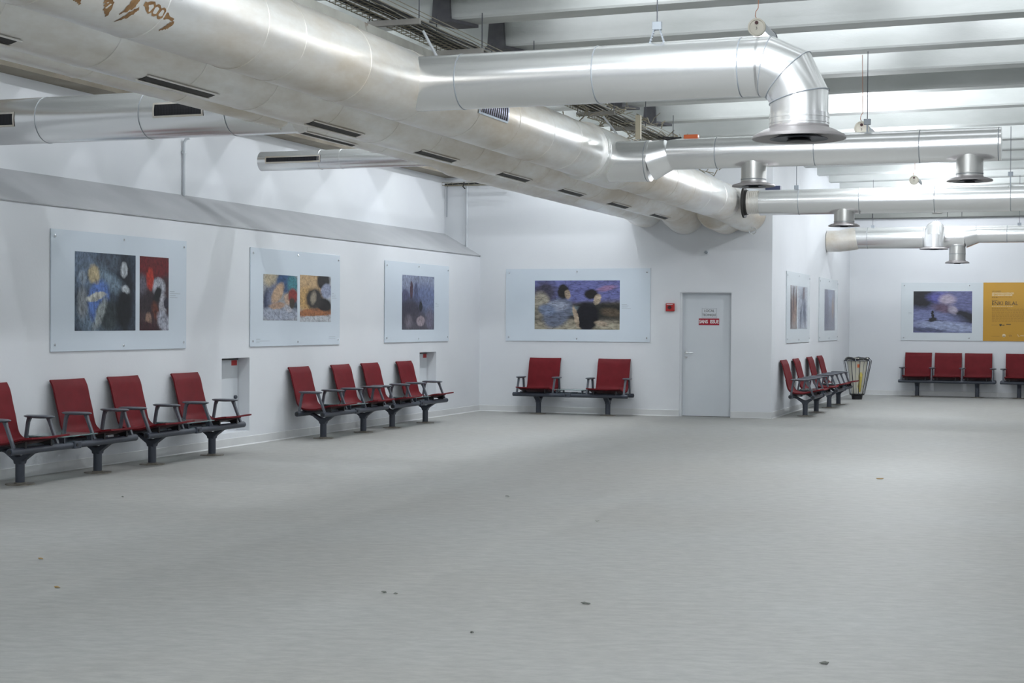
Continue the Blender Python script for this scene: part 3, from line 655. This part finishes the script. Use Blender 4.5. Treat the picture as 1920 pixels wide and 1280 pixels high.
# --- main duct A (right of the three)
A = thing('main_duct', 'large silver main duct with branches on its right, rust smears at the near end', 'duct', (-5.0, 5.0, ZM))
def loc_(p): return (p[0] + 5.0, p[1] - 5.0, p[2] - ZM)
RA = .285
pipe('duct_run', (0, 0, 0), (0, 1, 0), 11.0, RA, [.5, 1.45, 2.4, 3.5, 4.0, 5.0, 6.1, 7.2, 8.2, 9.2, 10.1], ALUD, A)
pipe('tee_section', (0, 10.95, 0), (0, 1, 0), 1.35, RA + .03, [.06, .12, 1.2, 1.26], ALUD, A)
pipe('duct_run', (0, 12.25, 0), (0, 1, 0), 6.0, RA, [1.0, 2.0, 3.0, 4.0, 5.0], ALUD, A)
bm = bm_new(); sweep(bm, [(0, 18.2, 0), (.02, 18.6, -.015), (.05, 19.0, -.045), (.09, 19.4, -.08), (.10, 19.79, -.09)], [RA + .004, RA + .006, RA + .01, RA + .012, RA + .012], 48)
obj('end_elbow', bm, ALUD, A, smooth=True)
for p0, p1, wd in (((-4.73, 6.60, 3.235), (-4.74, 6.72, 3.19), .014), ((-4.72, 6.85, 3.27), (-4.74, 6.98, 3.18), .02), ((-4.72, 7.12, 3.30), (-4.74, 7.05, 3.20), .018), ((-4.72, 7.18, 3.28), (-4.73, 7.5, 3.25), .02), ((-4.72, 7.52, 3.24), (-4.74, 7.46, 3.19), .014), ((-4.72, 7.16, 3.25), (-4.75, 7.08, 3.17), .012)):
    # smears follow the round surface
    bm = bm_new()
    n_ = 16; L0, L1 = [], []; dv = Vector((0, p1[1] - p0[1], p1[2] - p0[2])).normalized(); pr = (-dv.z, dv.y)
    for k in range(n_ + 1):
        s_ = k / n_; y_ = p0[1] + (p1[1] - p0[1]) * s_; z_ = p0[2] + (p1[2] - p0[2]) * s_
        wd_ = wd * (.35 + 1.2 * math.sin(pi * min(1, s_ + .12))) * random.uniform(.55, 1.2)
        for sg, lst in ((1, L0), (-1, L1)):
            an = math.asin(max(-1, min(1, (z_ + sg * pr[1] * wd_ - ZM) / RA))); rr_ = RA + .0015
            lst.append(bm.verts.new((rr_ * cos(an), y_ + sg * pr[0] * wd_ - 5.0, rr_ * sin(an))))
    for k in range(n_): bm.faces.new((L0[k], L0[k + 1], L1[k + 1], L1[k]))
    obj('rust_smear', bm, RUST, A)
def grille_curved(parent, cx, cy0, cz, r, a0, a1, y0, y1, n, m_f, m_l, name='air_grille'):
    """louvred grille on the +X side of a duct along Y"""
    bm = bm_new(); rr_ = r + .006; K_ = 8
    for (b0_, b1_, yy0, yy1) in ((a0, a1, y0, y0 + .02), (a0, a1, y1 - .02, y1), (a0, a0 + .06, y0, y1), (a1 - .06, a1, y0, y1)):
        for k in range(K_):
            q0 = b0_ + (b1_ - b0_) * k / K_; q1 = b0_ + (b1_ - b0_) * (k + 1) / K_
            vs = [bm.verts.new((cx + rr_ * cos(q), yy, cz + rr_ * sin(q))) for q, yy in ((q0, yy0), (q1, yy0), (q1, yy1), (q0, yy1))]; bm.faces.new(vs)
    g = obj(name, bm, m_f, parent)
    bm = bm_new()
    for i in range(n):
        yy = y0 + .03 + (y1 - y0 - .06) * i / (n - 1)
        for k in range(K_):
            q0 = a0 + (a1 - a0) * k / K_; q1 = a0 + (a1 - a0) * (k + 1) / K_
            vs = [bm.verts.new((cx + rr_ * cos(q), y_, cz + rr_ * sin(q))) for q, y_ in ((q0, yy - .008), (q1, yy - .008), (q1, yy + .008), (q0, yy + .008))]; bm.faces.new(vs)
    obj('louvres', bm, m_l, g)
    bm = bm_new()
    for k in range(K_):
        q0 = a0 + (a1 - a0) * k / K_; q1 = a0 + (a1 - a0) * (k + 1) / K_
        vs = [bm.verts.new((cx + (r + .002) * cos(q), y_, cz + (r + .002) * sin(q))) for q, y_ in ((q0, y0), (q1, y0), (q1, y1), (q0, y1))]; bm.faces.new(vs)
    obj('grille_back', bm, BLACK, g)
grille_curved(A, 0, 0, 0, RA, -.35, .30, 7.15, 7.88, 14, GREYP, LOUVB)
grille_curved(A, 0, 0, 0, RA, -.25, .35, 2.05, 2.50, 8, GREYP, INKG)
# --- main duct B
B = thing('main_duct', 'middle silver main duct with dark air slots along its lower side', 'duct', (-5.8, 5.0, ZM))
pipe('duct_run', (0, 0, 0), (0, 1, 0), 18.3, .30, [1, 2, 3.1, 4.1, 5.1, 6.2, 7.3, 8.3, 9.4, 10.5, 11.5, 12.6, 13.7, 14.8, 15.9, 17.0], ALUD, B)
bm = bm_new(); sweep(bm, [(0, 18.2, 0), (-.02, 18.7, 0), (-.10, 19.2, -.04), (-.16, 19.79, -.07)], [.303, .31, .335, .34], 48)
obj('end_elbow', bm, ALUD, B, smooth=True)
TH = R_(-74)
for y0, y1 in ((6.45, 7.3), (8.62, 9.48), (10.98, 11.88), (13.16, 14.06), (15.36, 16.26), (17.45, 18.32), (19.56, 20.42), (21.78, 22.66)):
    slot(B, 0, 0, .30, TH, y0 - 5, y1 - 5)
# --- main duct C
Cc = thing('main_duct', 'leftmost and narrowest of the three silver main ducts', 'duct', (-6.5, 5.0, ZM))
pipe('duct_run', (0, 0, 0), (0, 1, 0), 10.5, .195, [1.4, 2.7, 4.0, 5.2, 6.4, 7.6, 8.9], ALUD, Cc)
bm = bm_new(); lathe(bm, (0, 10.5, 0), (0, 1, 0), [(0, .195), (.5, .245)], 40); obj('reducer', bm, ALUD, Cc, smooth=True)
pipe('duct_run', (0, 11.0, 0), (0, 1, 0), 7.4, .245, [.5, 1.7, 2.9, 4.1, 5.3, 6.5], ALUD, Cc)
bm = bm_new(); sweep(bm, [(0, 18.3, 0), (-.02, 18.8, 0), (-.08, 19.3, 0), (-.12, 19.79, .01)], [.25, .26, .29, .295], 48)
obj('end_elbow', bm, ALUD, Cc, smooth=True)
slot(Cc, 0, 0, .195, R_(-76), 6.9, 8.3, .06)
# short wide collar behind A and B near the back wall
D = thing('duct_collar', 'silver duct collar bulging below the main ducts at the back wall', 'duct', (-5.26, 23.9, 3.345))
obj('collar', cyl((0, 0, 0), (0, 1, -.02), [(0, .28), (.02, .30), (.88, .315)], 40), ALUD, D, smooth=True)

def diffuser(parent, x, y, z, r, R0, H_, m=DISH):
    """down pipe stub end with flared dish: z is the lower end of the pipe"""
    dd = obj('diffuser', cyl((x, y, z + .012), (0, 0, -1), [(0, r + .004), (.012, r + .006), (.018, r * 1.05), (H_ * .35, r * 1.22), (H_ * .8, R0 * .97), (H_, R0), (H_ + .008, R0), (H_ + .004, R0 * .95), (H_ * .7, r * 1.15), (H_ * .55, r * .9)], 48, cap=False), m, parent, smooth=True)
    obj('diffuser_cone', cyl((x, y, z - H_ * .25), (0, 0, -1), [(0, .02), (H_ * .35, r * .6), (H_ * .7, r * 1.0), (H_ * .72, r * 1.0), (H_ * .6, r * .8), (H_ * .66, .05)], 40), POSTM, dd, smooth=True)
    obj('diffuser_core', cyl((x, y, z - H_ * .55), (0, 0, -1), [(0, .03), (H_ * .5, r * .42), (H_ * .62, r * .42)], 32), BLACK, dd, smooth=True)
    return dd
# --- branch 1
y1 = 11.08
T = thing('branch_duct', 'nearest shiny branch duct ending in a bent elbow with a flared outlet', 'duct', (-4.75, y1, 3.42))
def q1(p): return (p[0] + 4.75, p[1] - y1, p[2] - 3.42)
pipe('duct_run', q1((-4.86, y1, 3.42)), (1, 0, 0), 2.76, .214, [.42, 1.52, 2.61], ALU, T)
C0 = (-2.1, y1, 3.42)
ax = [(-2.11, y1, 3.42), (-1.985, y1, 3.385), (-1.875, y1, 3.265), (-1.823, y1, 3.10), (-1.823, y1, 3.0)]
ax = [(-2.12, y1, 3.42), (-2.065, y1, 3.42), (-1.905, y1, 3.345), (-1.825, y1, 3.185), (-1.825, y1, 2.975)]
for i in range(1, 4):
    pass
bm = bm_new(); sweep(bm, [q1(p) for p in ax], [.214, .214, .211, .207, .207], 56); obj('elbow', bm, ALU, T, smooth=True)
def seam_at(parent, p, n, r, name='elbow_seam'):
    bm = bm_new(); n_, u, v = frame_of(n)
    sweep(bm, [Vector(p) + (u * cos(2 * pi * i / 48) + v * sin(2 * pi * i / 48)) * r for i in range(49)], .004, 6, cap=False)
    return obj(name, bm, INKG, parent, smooth=True)
dl = [(Vector(ax[i + 1]) - Vector(ax[i])).normalized() for i in range(4)]
for i in (1, 2, 3):
    n = (dl[i - 1] + dl[i]).normalized()
    # mitre ring is an ellipse: use the duct radius across, stretched along the mitre
    k = 1 / max(.2, dl[i].dot(n)); bm = bm_new(); vY = Vector((0, 1, 0)); vM = n.cross(vY).normalized()
    rr_ = .2135
    sweep(bm, [Vector(q1(ax[i])) + vY * cos(2 * pi * j / 48) * rr_ + vM * sin(2 * pi * j / 48) * rr_ * k for j in range(49)], .0035, 6, cap=False)
    obj('elbow_seam', bm, INKG, T, smooth=True)
pipe('outlet_collar', q1((-1.825, y1, 3.065)), (0, 0, -1), .10, .212, [.03, .07], ALU, T)
diffuser(T, *q1((-1.825, y1, 2.965)), .208, .335, .085)
# --- branch 2
y2 = 16.4
T2 = thing('branch_duct', 'long shiny branch duct with two outlets, stopping before the right edge', 'duct', (-4.7, y2, 3.43))
def q2(p): return (p[0] + 4.7, p[1] - y2, p[2] - 3.43)
pipe('duct_stub', q2((-4.80, y2, 3.34)), (1, 0, 0), .47, .225, [.43], ALU, T2)
bm = bm_new(); sweep(bm, [q2((-4.34, y2, 3.34)), q2((-4.12, y2, 3.405))], [.222, .172], 56); obj('reducer', bm, ALU, T2, smooth=True)
pipe('duct_run', q2((-4.12, y2, 3.405)), (1, 0, 0), 3.485, .17, [.53, 1.59, 2.67, 3.45], ALU, T2)
for x in (-3.185, -.945):
    pipe('outlet_pipe', q2((x, y2, 3.36)), (0, 0, -1), .295, .134, [.25], STUB, T2, 40)
    diffuser(T2, *q2((x, y2, 3.07)), .134, .232, .045)
# --- branch 3
y3 = 23.2
T3 = thing('branch_duct', 'third shiny branch duct crossing to the right photo edge, one outlet', 'duct', (-4.65, y3, 3.39))
def q3(p): return (p[0] + 4.65, p[1] - y3, p[2] - 3.39)
obj('flange', cyl(q3((-4.66, y3, 3.40)), (1, 0, 0), [(0, .235), (.03, .235), (.03, .19), (.07, .19)], 40), SLOTM, T3, smooth=True)
pipe('flexible_collar', q3((-4.62, y3, 3.40)), (1, 0, 0), .24, .175, [.03, .06, .09, .12, .15, .18, .21], ALUD, T3)
pipe('duct_run', q3((-4.40, y3, 3.39)), (1, 0, 0), 10.5, .192, [.59, 1.49, 2.57, 3.63, 4.8, 6.0, 7.2, 8.4], ALU, T3)
for x in (-3.135, 1.0):
    pipe('outlet_pipe', q3((x, y3, 3.33)), (0, 0, -1), .28, .150, [.24], STUB, T3, 40)
    diffuser(T3, *q3((x, y3, 3.055)), .150, .235, .045)
# --- branch 4 (far)
y4 = 30.8
T4 = thing('branch_duct', 'farthest silver duct running out of the side wall, two outlets', 'duct', (XS, y4, 3.25))
def q4(p): return (p[0] - XS, p[1] - y4, p[2] - 3.25)
bm = bm_new(); sweep(bm, [q4((-4.49, y4, 3.20)), q4((-4.25, y4, 3.20)), q4((-4.0, y4, 3.235)), q4((-3.9, y4, 3.25))], [.21, .212, .222, .215], 48); obj('wall_elbow', bm, ALUD, T4, smooth=True)
pipe('duct_run', q4((-3.95, y4, 3.25)), (1, 0, 0), 2.1, .213, [.25, 1.32], ALU, T4)
bm = bm_new(); sweep(bm, [q4((-1.86, y4, 3.25)), q4((-1.62, y4, 3.30))], [.215, .17], 48); obj('reducer', bm, ALU, T4, smooth=True)
pipe('duct_run', q4((-1.63, y4, 3.30)), (1, 0, 0), 8.0, .167, [.55, 1.6, 2.7, 4, 5.2], ALU, T4)
bm = bm_new(); sweep(bm, [q4(p) for p in ((-2.39, y4 + .05, 3.32), (-2.39, y4 - .28, 3.36), (-2.39, y4 - .42, 3.32), (-2.39, y4 - .50, 3.22), (-2.39, y4 - .50, 3.03))], [.185] * 5, 40)
obj('outlet_elbow', bm, ALU, T4, smooth=True)
diffuser(T4, *q4((-2.39, y4 - .5, 3.03)), .185, .27, .04)
pipe('outlet_pipe', q4((-1.99, y4, 3.13)), (0, 0, -1), .34, .155, [.04, .2], STUB, T4, 40)
diffuser(T4, *q4((-1.99, y4, 2.79)), .155, .232, .05)
# --- left ducts
def side_grille(parent, x0, x1, yc, zc, r, a, w_, n):
    """grille on the camera side (-Y) of a duct along X; a is the angle of its middle below horizontal"""
    bm = bm_new(); a0, a1 = a - w_ / r / 2, a + w_ / r / 2
    def P(x, an, rr_): return (x, yc - rr_ * cos(an), zc + rr_ * sin(an))
    def strip(bm, xa, xb, b0_, b1_, rr_, K_=6):
        for k in range(K_):
            p, q = b0_ + (b1_ - b0_) * k / K_, b0_ + (b1_ - b0_) * (k + 1) / K_
            bm.faces.new([bm.verts.new(P(*v, rr_)) for v in ((xa, p), (xb, p), (xb, q), (xa, q))])
    m_ = .018
    for (xa, xb, b0_, b1_) in ((x0, x1, a0, a0 + m_ / r), (x0, x1, a1 - m_ / r, a1), (x0, x0 + m_, a0, a1), (x1 - m_, x1, a0, a1)): strip(bm, xa, xb, b0_, b1_, r + .007)
    g = obj('air_grille', bm, ALUD, parent)
    bm = bm_new(); strip(bm, x0, x1, a0, a1, r + .002); obj('grille_back', bm, BLACK, g)
    bm = bm_new()
    for i in range(n):
        x = x0 + .025 + (x1 - x0 - .05) * i / (n - 1); strip(bm, x - .003, x + .003, a0, a1, r + .005, 4)
    obj('louvres', bm, LOUV, g)
W1 = thing('side_duct', 'wide silver side duct at the left photo edge with two dark grilles', 'duct', (-8.4, 12.0, 3.415))
def w1(p): return (p[0] + 8.4, p[1] - 12, p[2] - 3.415)
pipe('duct_run', w1((-10.25, 12, 3.415)), (1, 0, 0), 3.9, .215, [1.25, 2.37, 3.25], ALU, W1)
side_grille(W1, *[v + 8.4 for v in (-9.75, -9.22)], 0, 0, .215, R_(-2), .135, 30)
side_grille(W1, *[v + 8.4 for v in (-7.72, -7.2)], 0, 0, .215, R_(3), .135, 30)
W2 = thing('side_duct', 'slim silver side duct with an open left end and one grille', 'duct', (-8.2, 16.6, 3.5))
def w2(p): return (p[0] + 8.2, p[1] - 16.6, p[2] - 3.5)
bm = bm_new(); lathe(bm, w2((-9.31, 16.6, 3.50)), (1, 0, 0), ring_prof(2.95, .118, [.006, .82, 1.1]), 40); obj('duct_run', bm, ALU, W2, smooth=True)
side_grille(W2, *[v + 8.2 for v in (-9.2, -8.45)], 0, 0, .118, R_(2), .085, 34)

# ------------------------------------------------------------------ hangers, trays, fittings
def hanger(label, x, y, z0, z1, clamp, legs=0.0):
    t = thing('duct_hanger', label, 'hanger', (x, y, z0), 0, 'steel rods hanging the branch ducts')
    obj('rod', rod((0, 0, clamp), (0, 0, z1 - z0), .004), DARKM, t)
    obj('clamp', bx(-.035, .035, -.02, .02, clamp - .05, clamp + .01), INKG, t, bevel=.004)
    if legs:
        for s_ in (-1, 1):
            bm = bm_new(); n = 6
            for k in (-1, 1): sweep(bm, [(s_ * .02, k * .012, clamp - .04), (s_ * legs, k * .012, 0)], .004, 5)
            for i in range(n):
                f_ = (i + .5) / n; x_ = s_ * (.02 + (legs - .02) * f_); z_ = (clamp - .04) * (1 - f_); box(bm, x_ - .006, x_ + .006, -.014, .014, z_ - .005, z_ + .005)
            obj('perforated_strap', bm, INKG, t)
    else:
        obj('strap', bx(-.008, .008, -.012, .012, 0, clamp - .05), INKG, t)
    return t
hanger('forked steel hanger holding the nearest branch duct', -2.885, y1, 3.632, 4.40, .15, .055)
hanger('steel hanger near the hanging lamp on the second branch duct', -1.985, y2, 3.57, 4.42, .13)
hanger('steel hanger near the start of the third branch duct', -3.85, y3, 3.575, 4.40, .06)
hanger('steel hanger at the right end of the third branch duct', -.77, y3, 3.575, 4.42, .18)
hanger('left steel hanger on the farthest duct', -3.6, y4, 3.455, 4.40, .04)
hanger('right steel hanger on the farthest duct', -.85, y4, 3.46, 4.42, .04)
def lamp(label, x, y, z, top, dy=0.0):
    t = thing('tube_lamp', label, 'lamp', (x, y, z), 0, 'round tube lamps hung between the beams')
    obj('end_cap', cyl((0, 0, 0), (0, 1, 0), [(0, .055), (.001, .062), (-.008, .064), (-.012, .078), (.03, .078)], 32), LAMPW, t, smooth=True)
    bm = bm_new(); lathe(bm, (0, .025, 0), (0, 1, 0), [(0, .072), (.55, .072)], 28); obj('tube_housing', bm, SIGNW, t, smooth=True)
    bm = bm_new(); n = 8
    for k in range(n):
        a, b = R_(-150 + 120 * k / n), R_(-150 + 120 * (k + 1) / n)
        bm.faces.new([bm.verts.new((cos(q) * .075, y_, sin(q) * .075)) for q, y_ in ((a, .04), (b, .04), (b, .56), (a, .56))])
    obj('lit_diffuser', bm, EMIT, t, smooth=True)
    obj('rear_cap', cyl((0, .57, 0), (0, 1, 0), [(0, .078), (.03, .078)], 32), DARKM, t, smooth=True)
    obj('cable_gland', cyl((0, -.012, .038), (0, -1, 0), [(0, .016), (.01, .014)], 12), SHELL, t, smooth=True)
    text_obj('mark', '3', .035, INK, t, (0, -.0135, -.012), RB)
    bm = bm_new(); sweep(bm, [(0, .01, .07), (-.015, .01, .10), (-.01, .01, .14), (.01, .01, .17), (.012, .01 + dy, top - z)], .0035, 6); obj('hanging_wire', bm, COPPER, t)
    l = bpy.data.lights.new('tube_light', 'AREA'); l.shape = 'RECTANGLE'; l.size = .1; l.size_y = .5; l.energy = 35; l.color = LC
    lo = bpy.data.objects.new('tube_light', l); COL.objects.link(lo); lo.parent = t; lo.location = (0, .3, -.085)
    return t
lamp('round lamp hung above the bend of the nearest branch duct', -2.58, 13.37, 4.155, 4.41)
lamp('small round lamp hung above the third branch duct', -2.41, 26.33, 3.965, 4.42)
lamp('lamp half hidden behind the second branch duct hanger', -2.07, 16.62, 3.64, 4.41, -.1)

# timber/concrete plank over main duct A
t = tag(obj('duct_plank', bx(-5.5, -5.25, 5.0, 12.9, 3.85, 3.92), noisy('dirty_plank', (.30, .295, .26), (.42, .42, .38), nscale=2.5, rough=.85, c3=(.2, .16, .12), s3=5, t3=(.6, .72))), 'long dirty pale plank lying along the top of the main duct', 'plank')
# wire cable tray with cables
TR = thing('cable_tray', 'long wire mesh cable tray beside the main duct under the beams', 'cable tray', (-5.36, 8, 4.10))
bm = bm_new(); wx0, wx1, LN = -.20, .20, 15.0
for x, z in ((-.2, .07), (-.2, .0), (-.13, 0), (-.066, 0), (0, 0), (.066, 0), (.13, 0), (.2, 0), (.2, .035), (.2, .07)): sweep(bm, [(x, 0, z), (x, LN, z)], .004, 5)
n = int(LN / .1)
for i in range(n):
    y = i * .1; sweep(bm, [(-.2, y, .075), (-.2, y, -.004), (.2, y, -.004), (.2, y, .075)], .0035, 4)
obj('mesh_basket', bm, WIRE, TR)
for i in range(7):
    y = .9 + i * 1.47 * 1.0
    obj('cross_channel', bx(-.24, .24, y + 2.9 - .02, y + 2.9 + .02, -.055, -.008), CONCD, TR)
    obj('support_rod', rod((.23, y + 2.9, -.05), (.23, y + 2.9, .32), .005), DARKM, TR)
    obj('support_rod', rod((-.23, y + 2.9, -.05), (-.23, y + 2.9, .32), .005), DARKM, TR)
for i in range(9):
    bm = bm_new(); x = -.15 + .035 * i; pts = [(x + random.uniform(-.02, .02), k * .75, .015 + random.uniform(0, .025)) for k in range(21)]
    sweep(bm, pts, .009, 6); tag(obj('loose_cable', bm, CABLE, loc=(-5.36, 8, 4.10)), 'dark cable lying in the long wire mesh tray', 'cable', 'cables in the long tray')
# second tray section towards the back wall with tangled cables
bm = bm_new()
for i in range(70):
    y = random.uniform(16.5, 23.8); x = random.uniform(-5.55, -5.0); z = random.uniform(3.95, 4.25)
    pts = [(x, y, z)]
    for k in range(4):
        x = min(-4.95, max(-5.6, x + random.uniform(-.12, .12))); y = min(24.3, y + random.uniform(-.1, .3)); z = min(4.32, max(3.88, z + random.uniform(-.09, .09))); pts.append((x, y, z))
    sweep(bm, pts, random.choice([.005, .008]), 5)
o = tag(obj('cable_tangle', bm, WIRE), 'tangle of thin cables above the main duct near the back wall', 'cables'); o['kind'] = 'stuff'
obj_ = tag(obj('strut', rod((-5.18, 12.0, 4.03), (-5.05, 12.15, 3.72), .012), SIGNW), 'short white diagonal strut behind the nearest branch duct', 'strut')
tag(obj('strut', rod((-5.15, 17.3, 3.98), (-5.0, 17.5, 3.74), .012), SIGNW), 'short white diagonal strut behind the second branch duct', 'strut')
tag(obj('junction_box', bx(-5.25, -5.10, 16.75, 16.95, 3.69, 3.77), INKG), 'small grey junction box on top of the main duct', 'box')
tag(obj('timber_offcut', bx(-4.84, -4.78, 17.6, 17.66, 3.74, 4.02), CREAM), 'cream timber offcut standing behind the second branch duct', 'timber')
tag(obj('orange_clip', bx(-3.96, -3.80, y2 - .02, y2 + .06, 3.57, 3.615), ORANGE, bevel=.01), 'small orange plastic piece on top of the second branch duct', 'clip')
bm = bm_new(); sweep(bm, [(-4.24, y2 - .02, 3.60), (-4.18, y2 - .05, 3.575), (-4.12, y2 - .08, 3.555), (-4.05, y2 - .05, 3.572), (-4.0, y2, 3.585), (-4.1, y2 + .03, 3.59), (-4.2, y2, 3.60)], .009, 6)
tag(obj('cable_loop', bm, CABLE, smooth=True), 'black cable loop on top of the second branch duct', 'cable')
bm = bm_new(); sweep(bm, [(-4.71 + .055 * cos(a), 24.2, 3.03 + .055 * sin(a)) for a in [R_(120 - 20 * i) for i in range(16)]], .006, 6)
tag(obj('hook_ring', bm, CHROME, smooth=True), 'open metal ring hanging under the end of the main duct', 'ring')
# conduits
t = thing('conduit_pipe', 'grey vertical pipe on the upper left wall', 'pipe', (XU + .03, 16.33, ZU))
bm = bm_new(); sweep(bm, [(0, 0, 0), (0, 0, .66), (.03, 0, .70), (.08, 0, .71)], .018, 10); obj('pipe', bm, SIGNW, t, smooth=True)
obj('pipe_clip', bx(-.02, .025, -.03, .03, .52, .55), SIGNW, t)
t = thing('conduit_pipe', 'thin dark cable pipe in the far left upper corner', 'pipe', (-10.22, YB - .02, 3.38))
bm = bm_new(); sweep(bm, [(0, 0, 0), (0, 0, .52), (.03, 0, .57), (.09, 0, .60)], .008, 8); obj('pipe', bm, INKG, t, smooth=True)
t = thing('conduit_pipe', 'white vertical pipe on the back wall above the ledge', 'pipe', (-9.845, YB - .02, 2.845))
bm = bm_new(); sweep(bm, [(0, 0, 0), (0, 0, 1.10)], .016, 10); obj('pipe', bm, SIGNW, t, smooth=True)
t = thing('cable_tray', 'short wire tray with cables on the back wall by the corner', 'cable tray', (-10.24, YB - .12, 3.92))
bm = bm_new()
for yy, zz_ in ((-.08, .05), (-.08, 0), (0, 0), (.08, 0), (.08, .05)): sweep(bm, [(0, yy, zz_), (1.5, yy, zz_)], .004, 5)
for i in range(16): sweep(bm, [(i * .1, -.08, .055), (i * .1, -.08, 0), (i * .1, .08, 0), (i * .1, .08, .055)], .003, 4)
obj('mesh_basket', bm, WIRE, t)
bm = bm_new(); sweep(bm, [(.02, 0, .02), (.3, .02, .03), (.42, -.03, .02), (.7, 0, .03), (1.4, 0, .03)], .014, 6); sweep(bm, [(.42, -.09, .05), (.40, -.1, -.03), (.44, -.1, -.07)], .01, 6)
obj('cables', bm, CABLE, t)
t = tag(obj('fascia_box', bx(-2.72, -2.52, YF - .33, YF - .23, 3.95, 4.05), CONCD), 'small grey box hanging on the fascia above the far duct', 'box')
tag(obj('blue_bracket', bx(-4.60, -4.36, 24.68, 24.80, 3.69, 3.78), mat('navy_paint', (.03, .04, .09), .5)), 'small navy bracket at the corner above the third branch duct', 'bracket')

# ------------------------------------------------------------------ floor litter
def scrap(name, label, x, y, s_, m, cat):
    bm = bm_new(); n = 9; vs = [bm.verts.new((cos(2 * pi * k / n) * s_ * random.uniform(.5, 1), sin(2 * pi * k / n) * s_ * .6 * random.uniform(.5, 1), .004 + random.uniform(0, .008))) for k in range(n)]
    c = bm.verts.new((0, 0, .012))
    for k in range(n): bm.faces.new((vs[k], vs[(k + 1) % n], c))
    b_ = bmesh.ops.extrude_face_region(bm, geom=bm.faces[:])
    for v in [e for e in b_['geom'] if isinstance(e, bmesh.types.BMVert)]: v.co.z -= .003
    tag(obj(name, bm, m, loc=(x, y, 0)), label, cat)
LEAF = mat('dry_leaf', (.34, .22, .08), .8); SCR = mat('grey_scrap', (.16, .17, .15), .8); PALE = mat('pale_scrap', (.5, .5, .47), .8)
scrap('dry_leaf', 'dry brown leaf on the floor in front of the far benches', -1.73, 15.6, .045, LEAF, 'leaf')
scrap('dry_leaf', 'tan leaf scrap on the floor at the left photo edge, farther of the two', -6.20, 8.2, .022, LEAF, 'leaf')
scrap('dry_leaf', 'tan leaf scrap on the floor at the left photo edge, nearer of the two', -5.45, 7.36, .022, LEAF, 'leaf')
scrap('floor_scrap', 'dark speck on the floor in front of the nearest bench', -7.71, 11.33, .016, SCR, 'scrap')
scrap('floor_scrap', 'dark curled scrap on the floor in the middle distance', -4.64, 12.69, .026, SCR, 'scrap')
scrap('floor_scrap', 'flat dark scrap on the floor right of the centre foreground', -2.47, 8.02, .03, SCR, 'scrap')
scrap('floor_scrap', 'olive scrap on the floor at the bottom right', -1.02, 7.01, .03, SCR, 'scrap')
scrap('floor_scrap', 'small dark crumb at the bottom centre of the floor', -2.76, 7.05, .012, SCR, 'scrap')
scrap('floor_scrap', 'left grey crumb of the close pair left of the centre foreground', -3.64, 7.92, .02, SCR, 'scrap')
scrap('floor_scrap', 'right grey crumb of the close pair left of the centre foreground', -3.56, 7.9, .014, SCR, 'scrap')
scrap('floor_scrap', 'pale paper bit on the floor beside the nearest bench', -8.35, 12.2, .014, PALE, 'scrap')
scrap('floor_scrap', 'pale flat scrap on the floor in front of the back wall bench', -3.42, 11.4, .02, PALE, 'scrap')
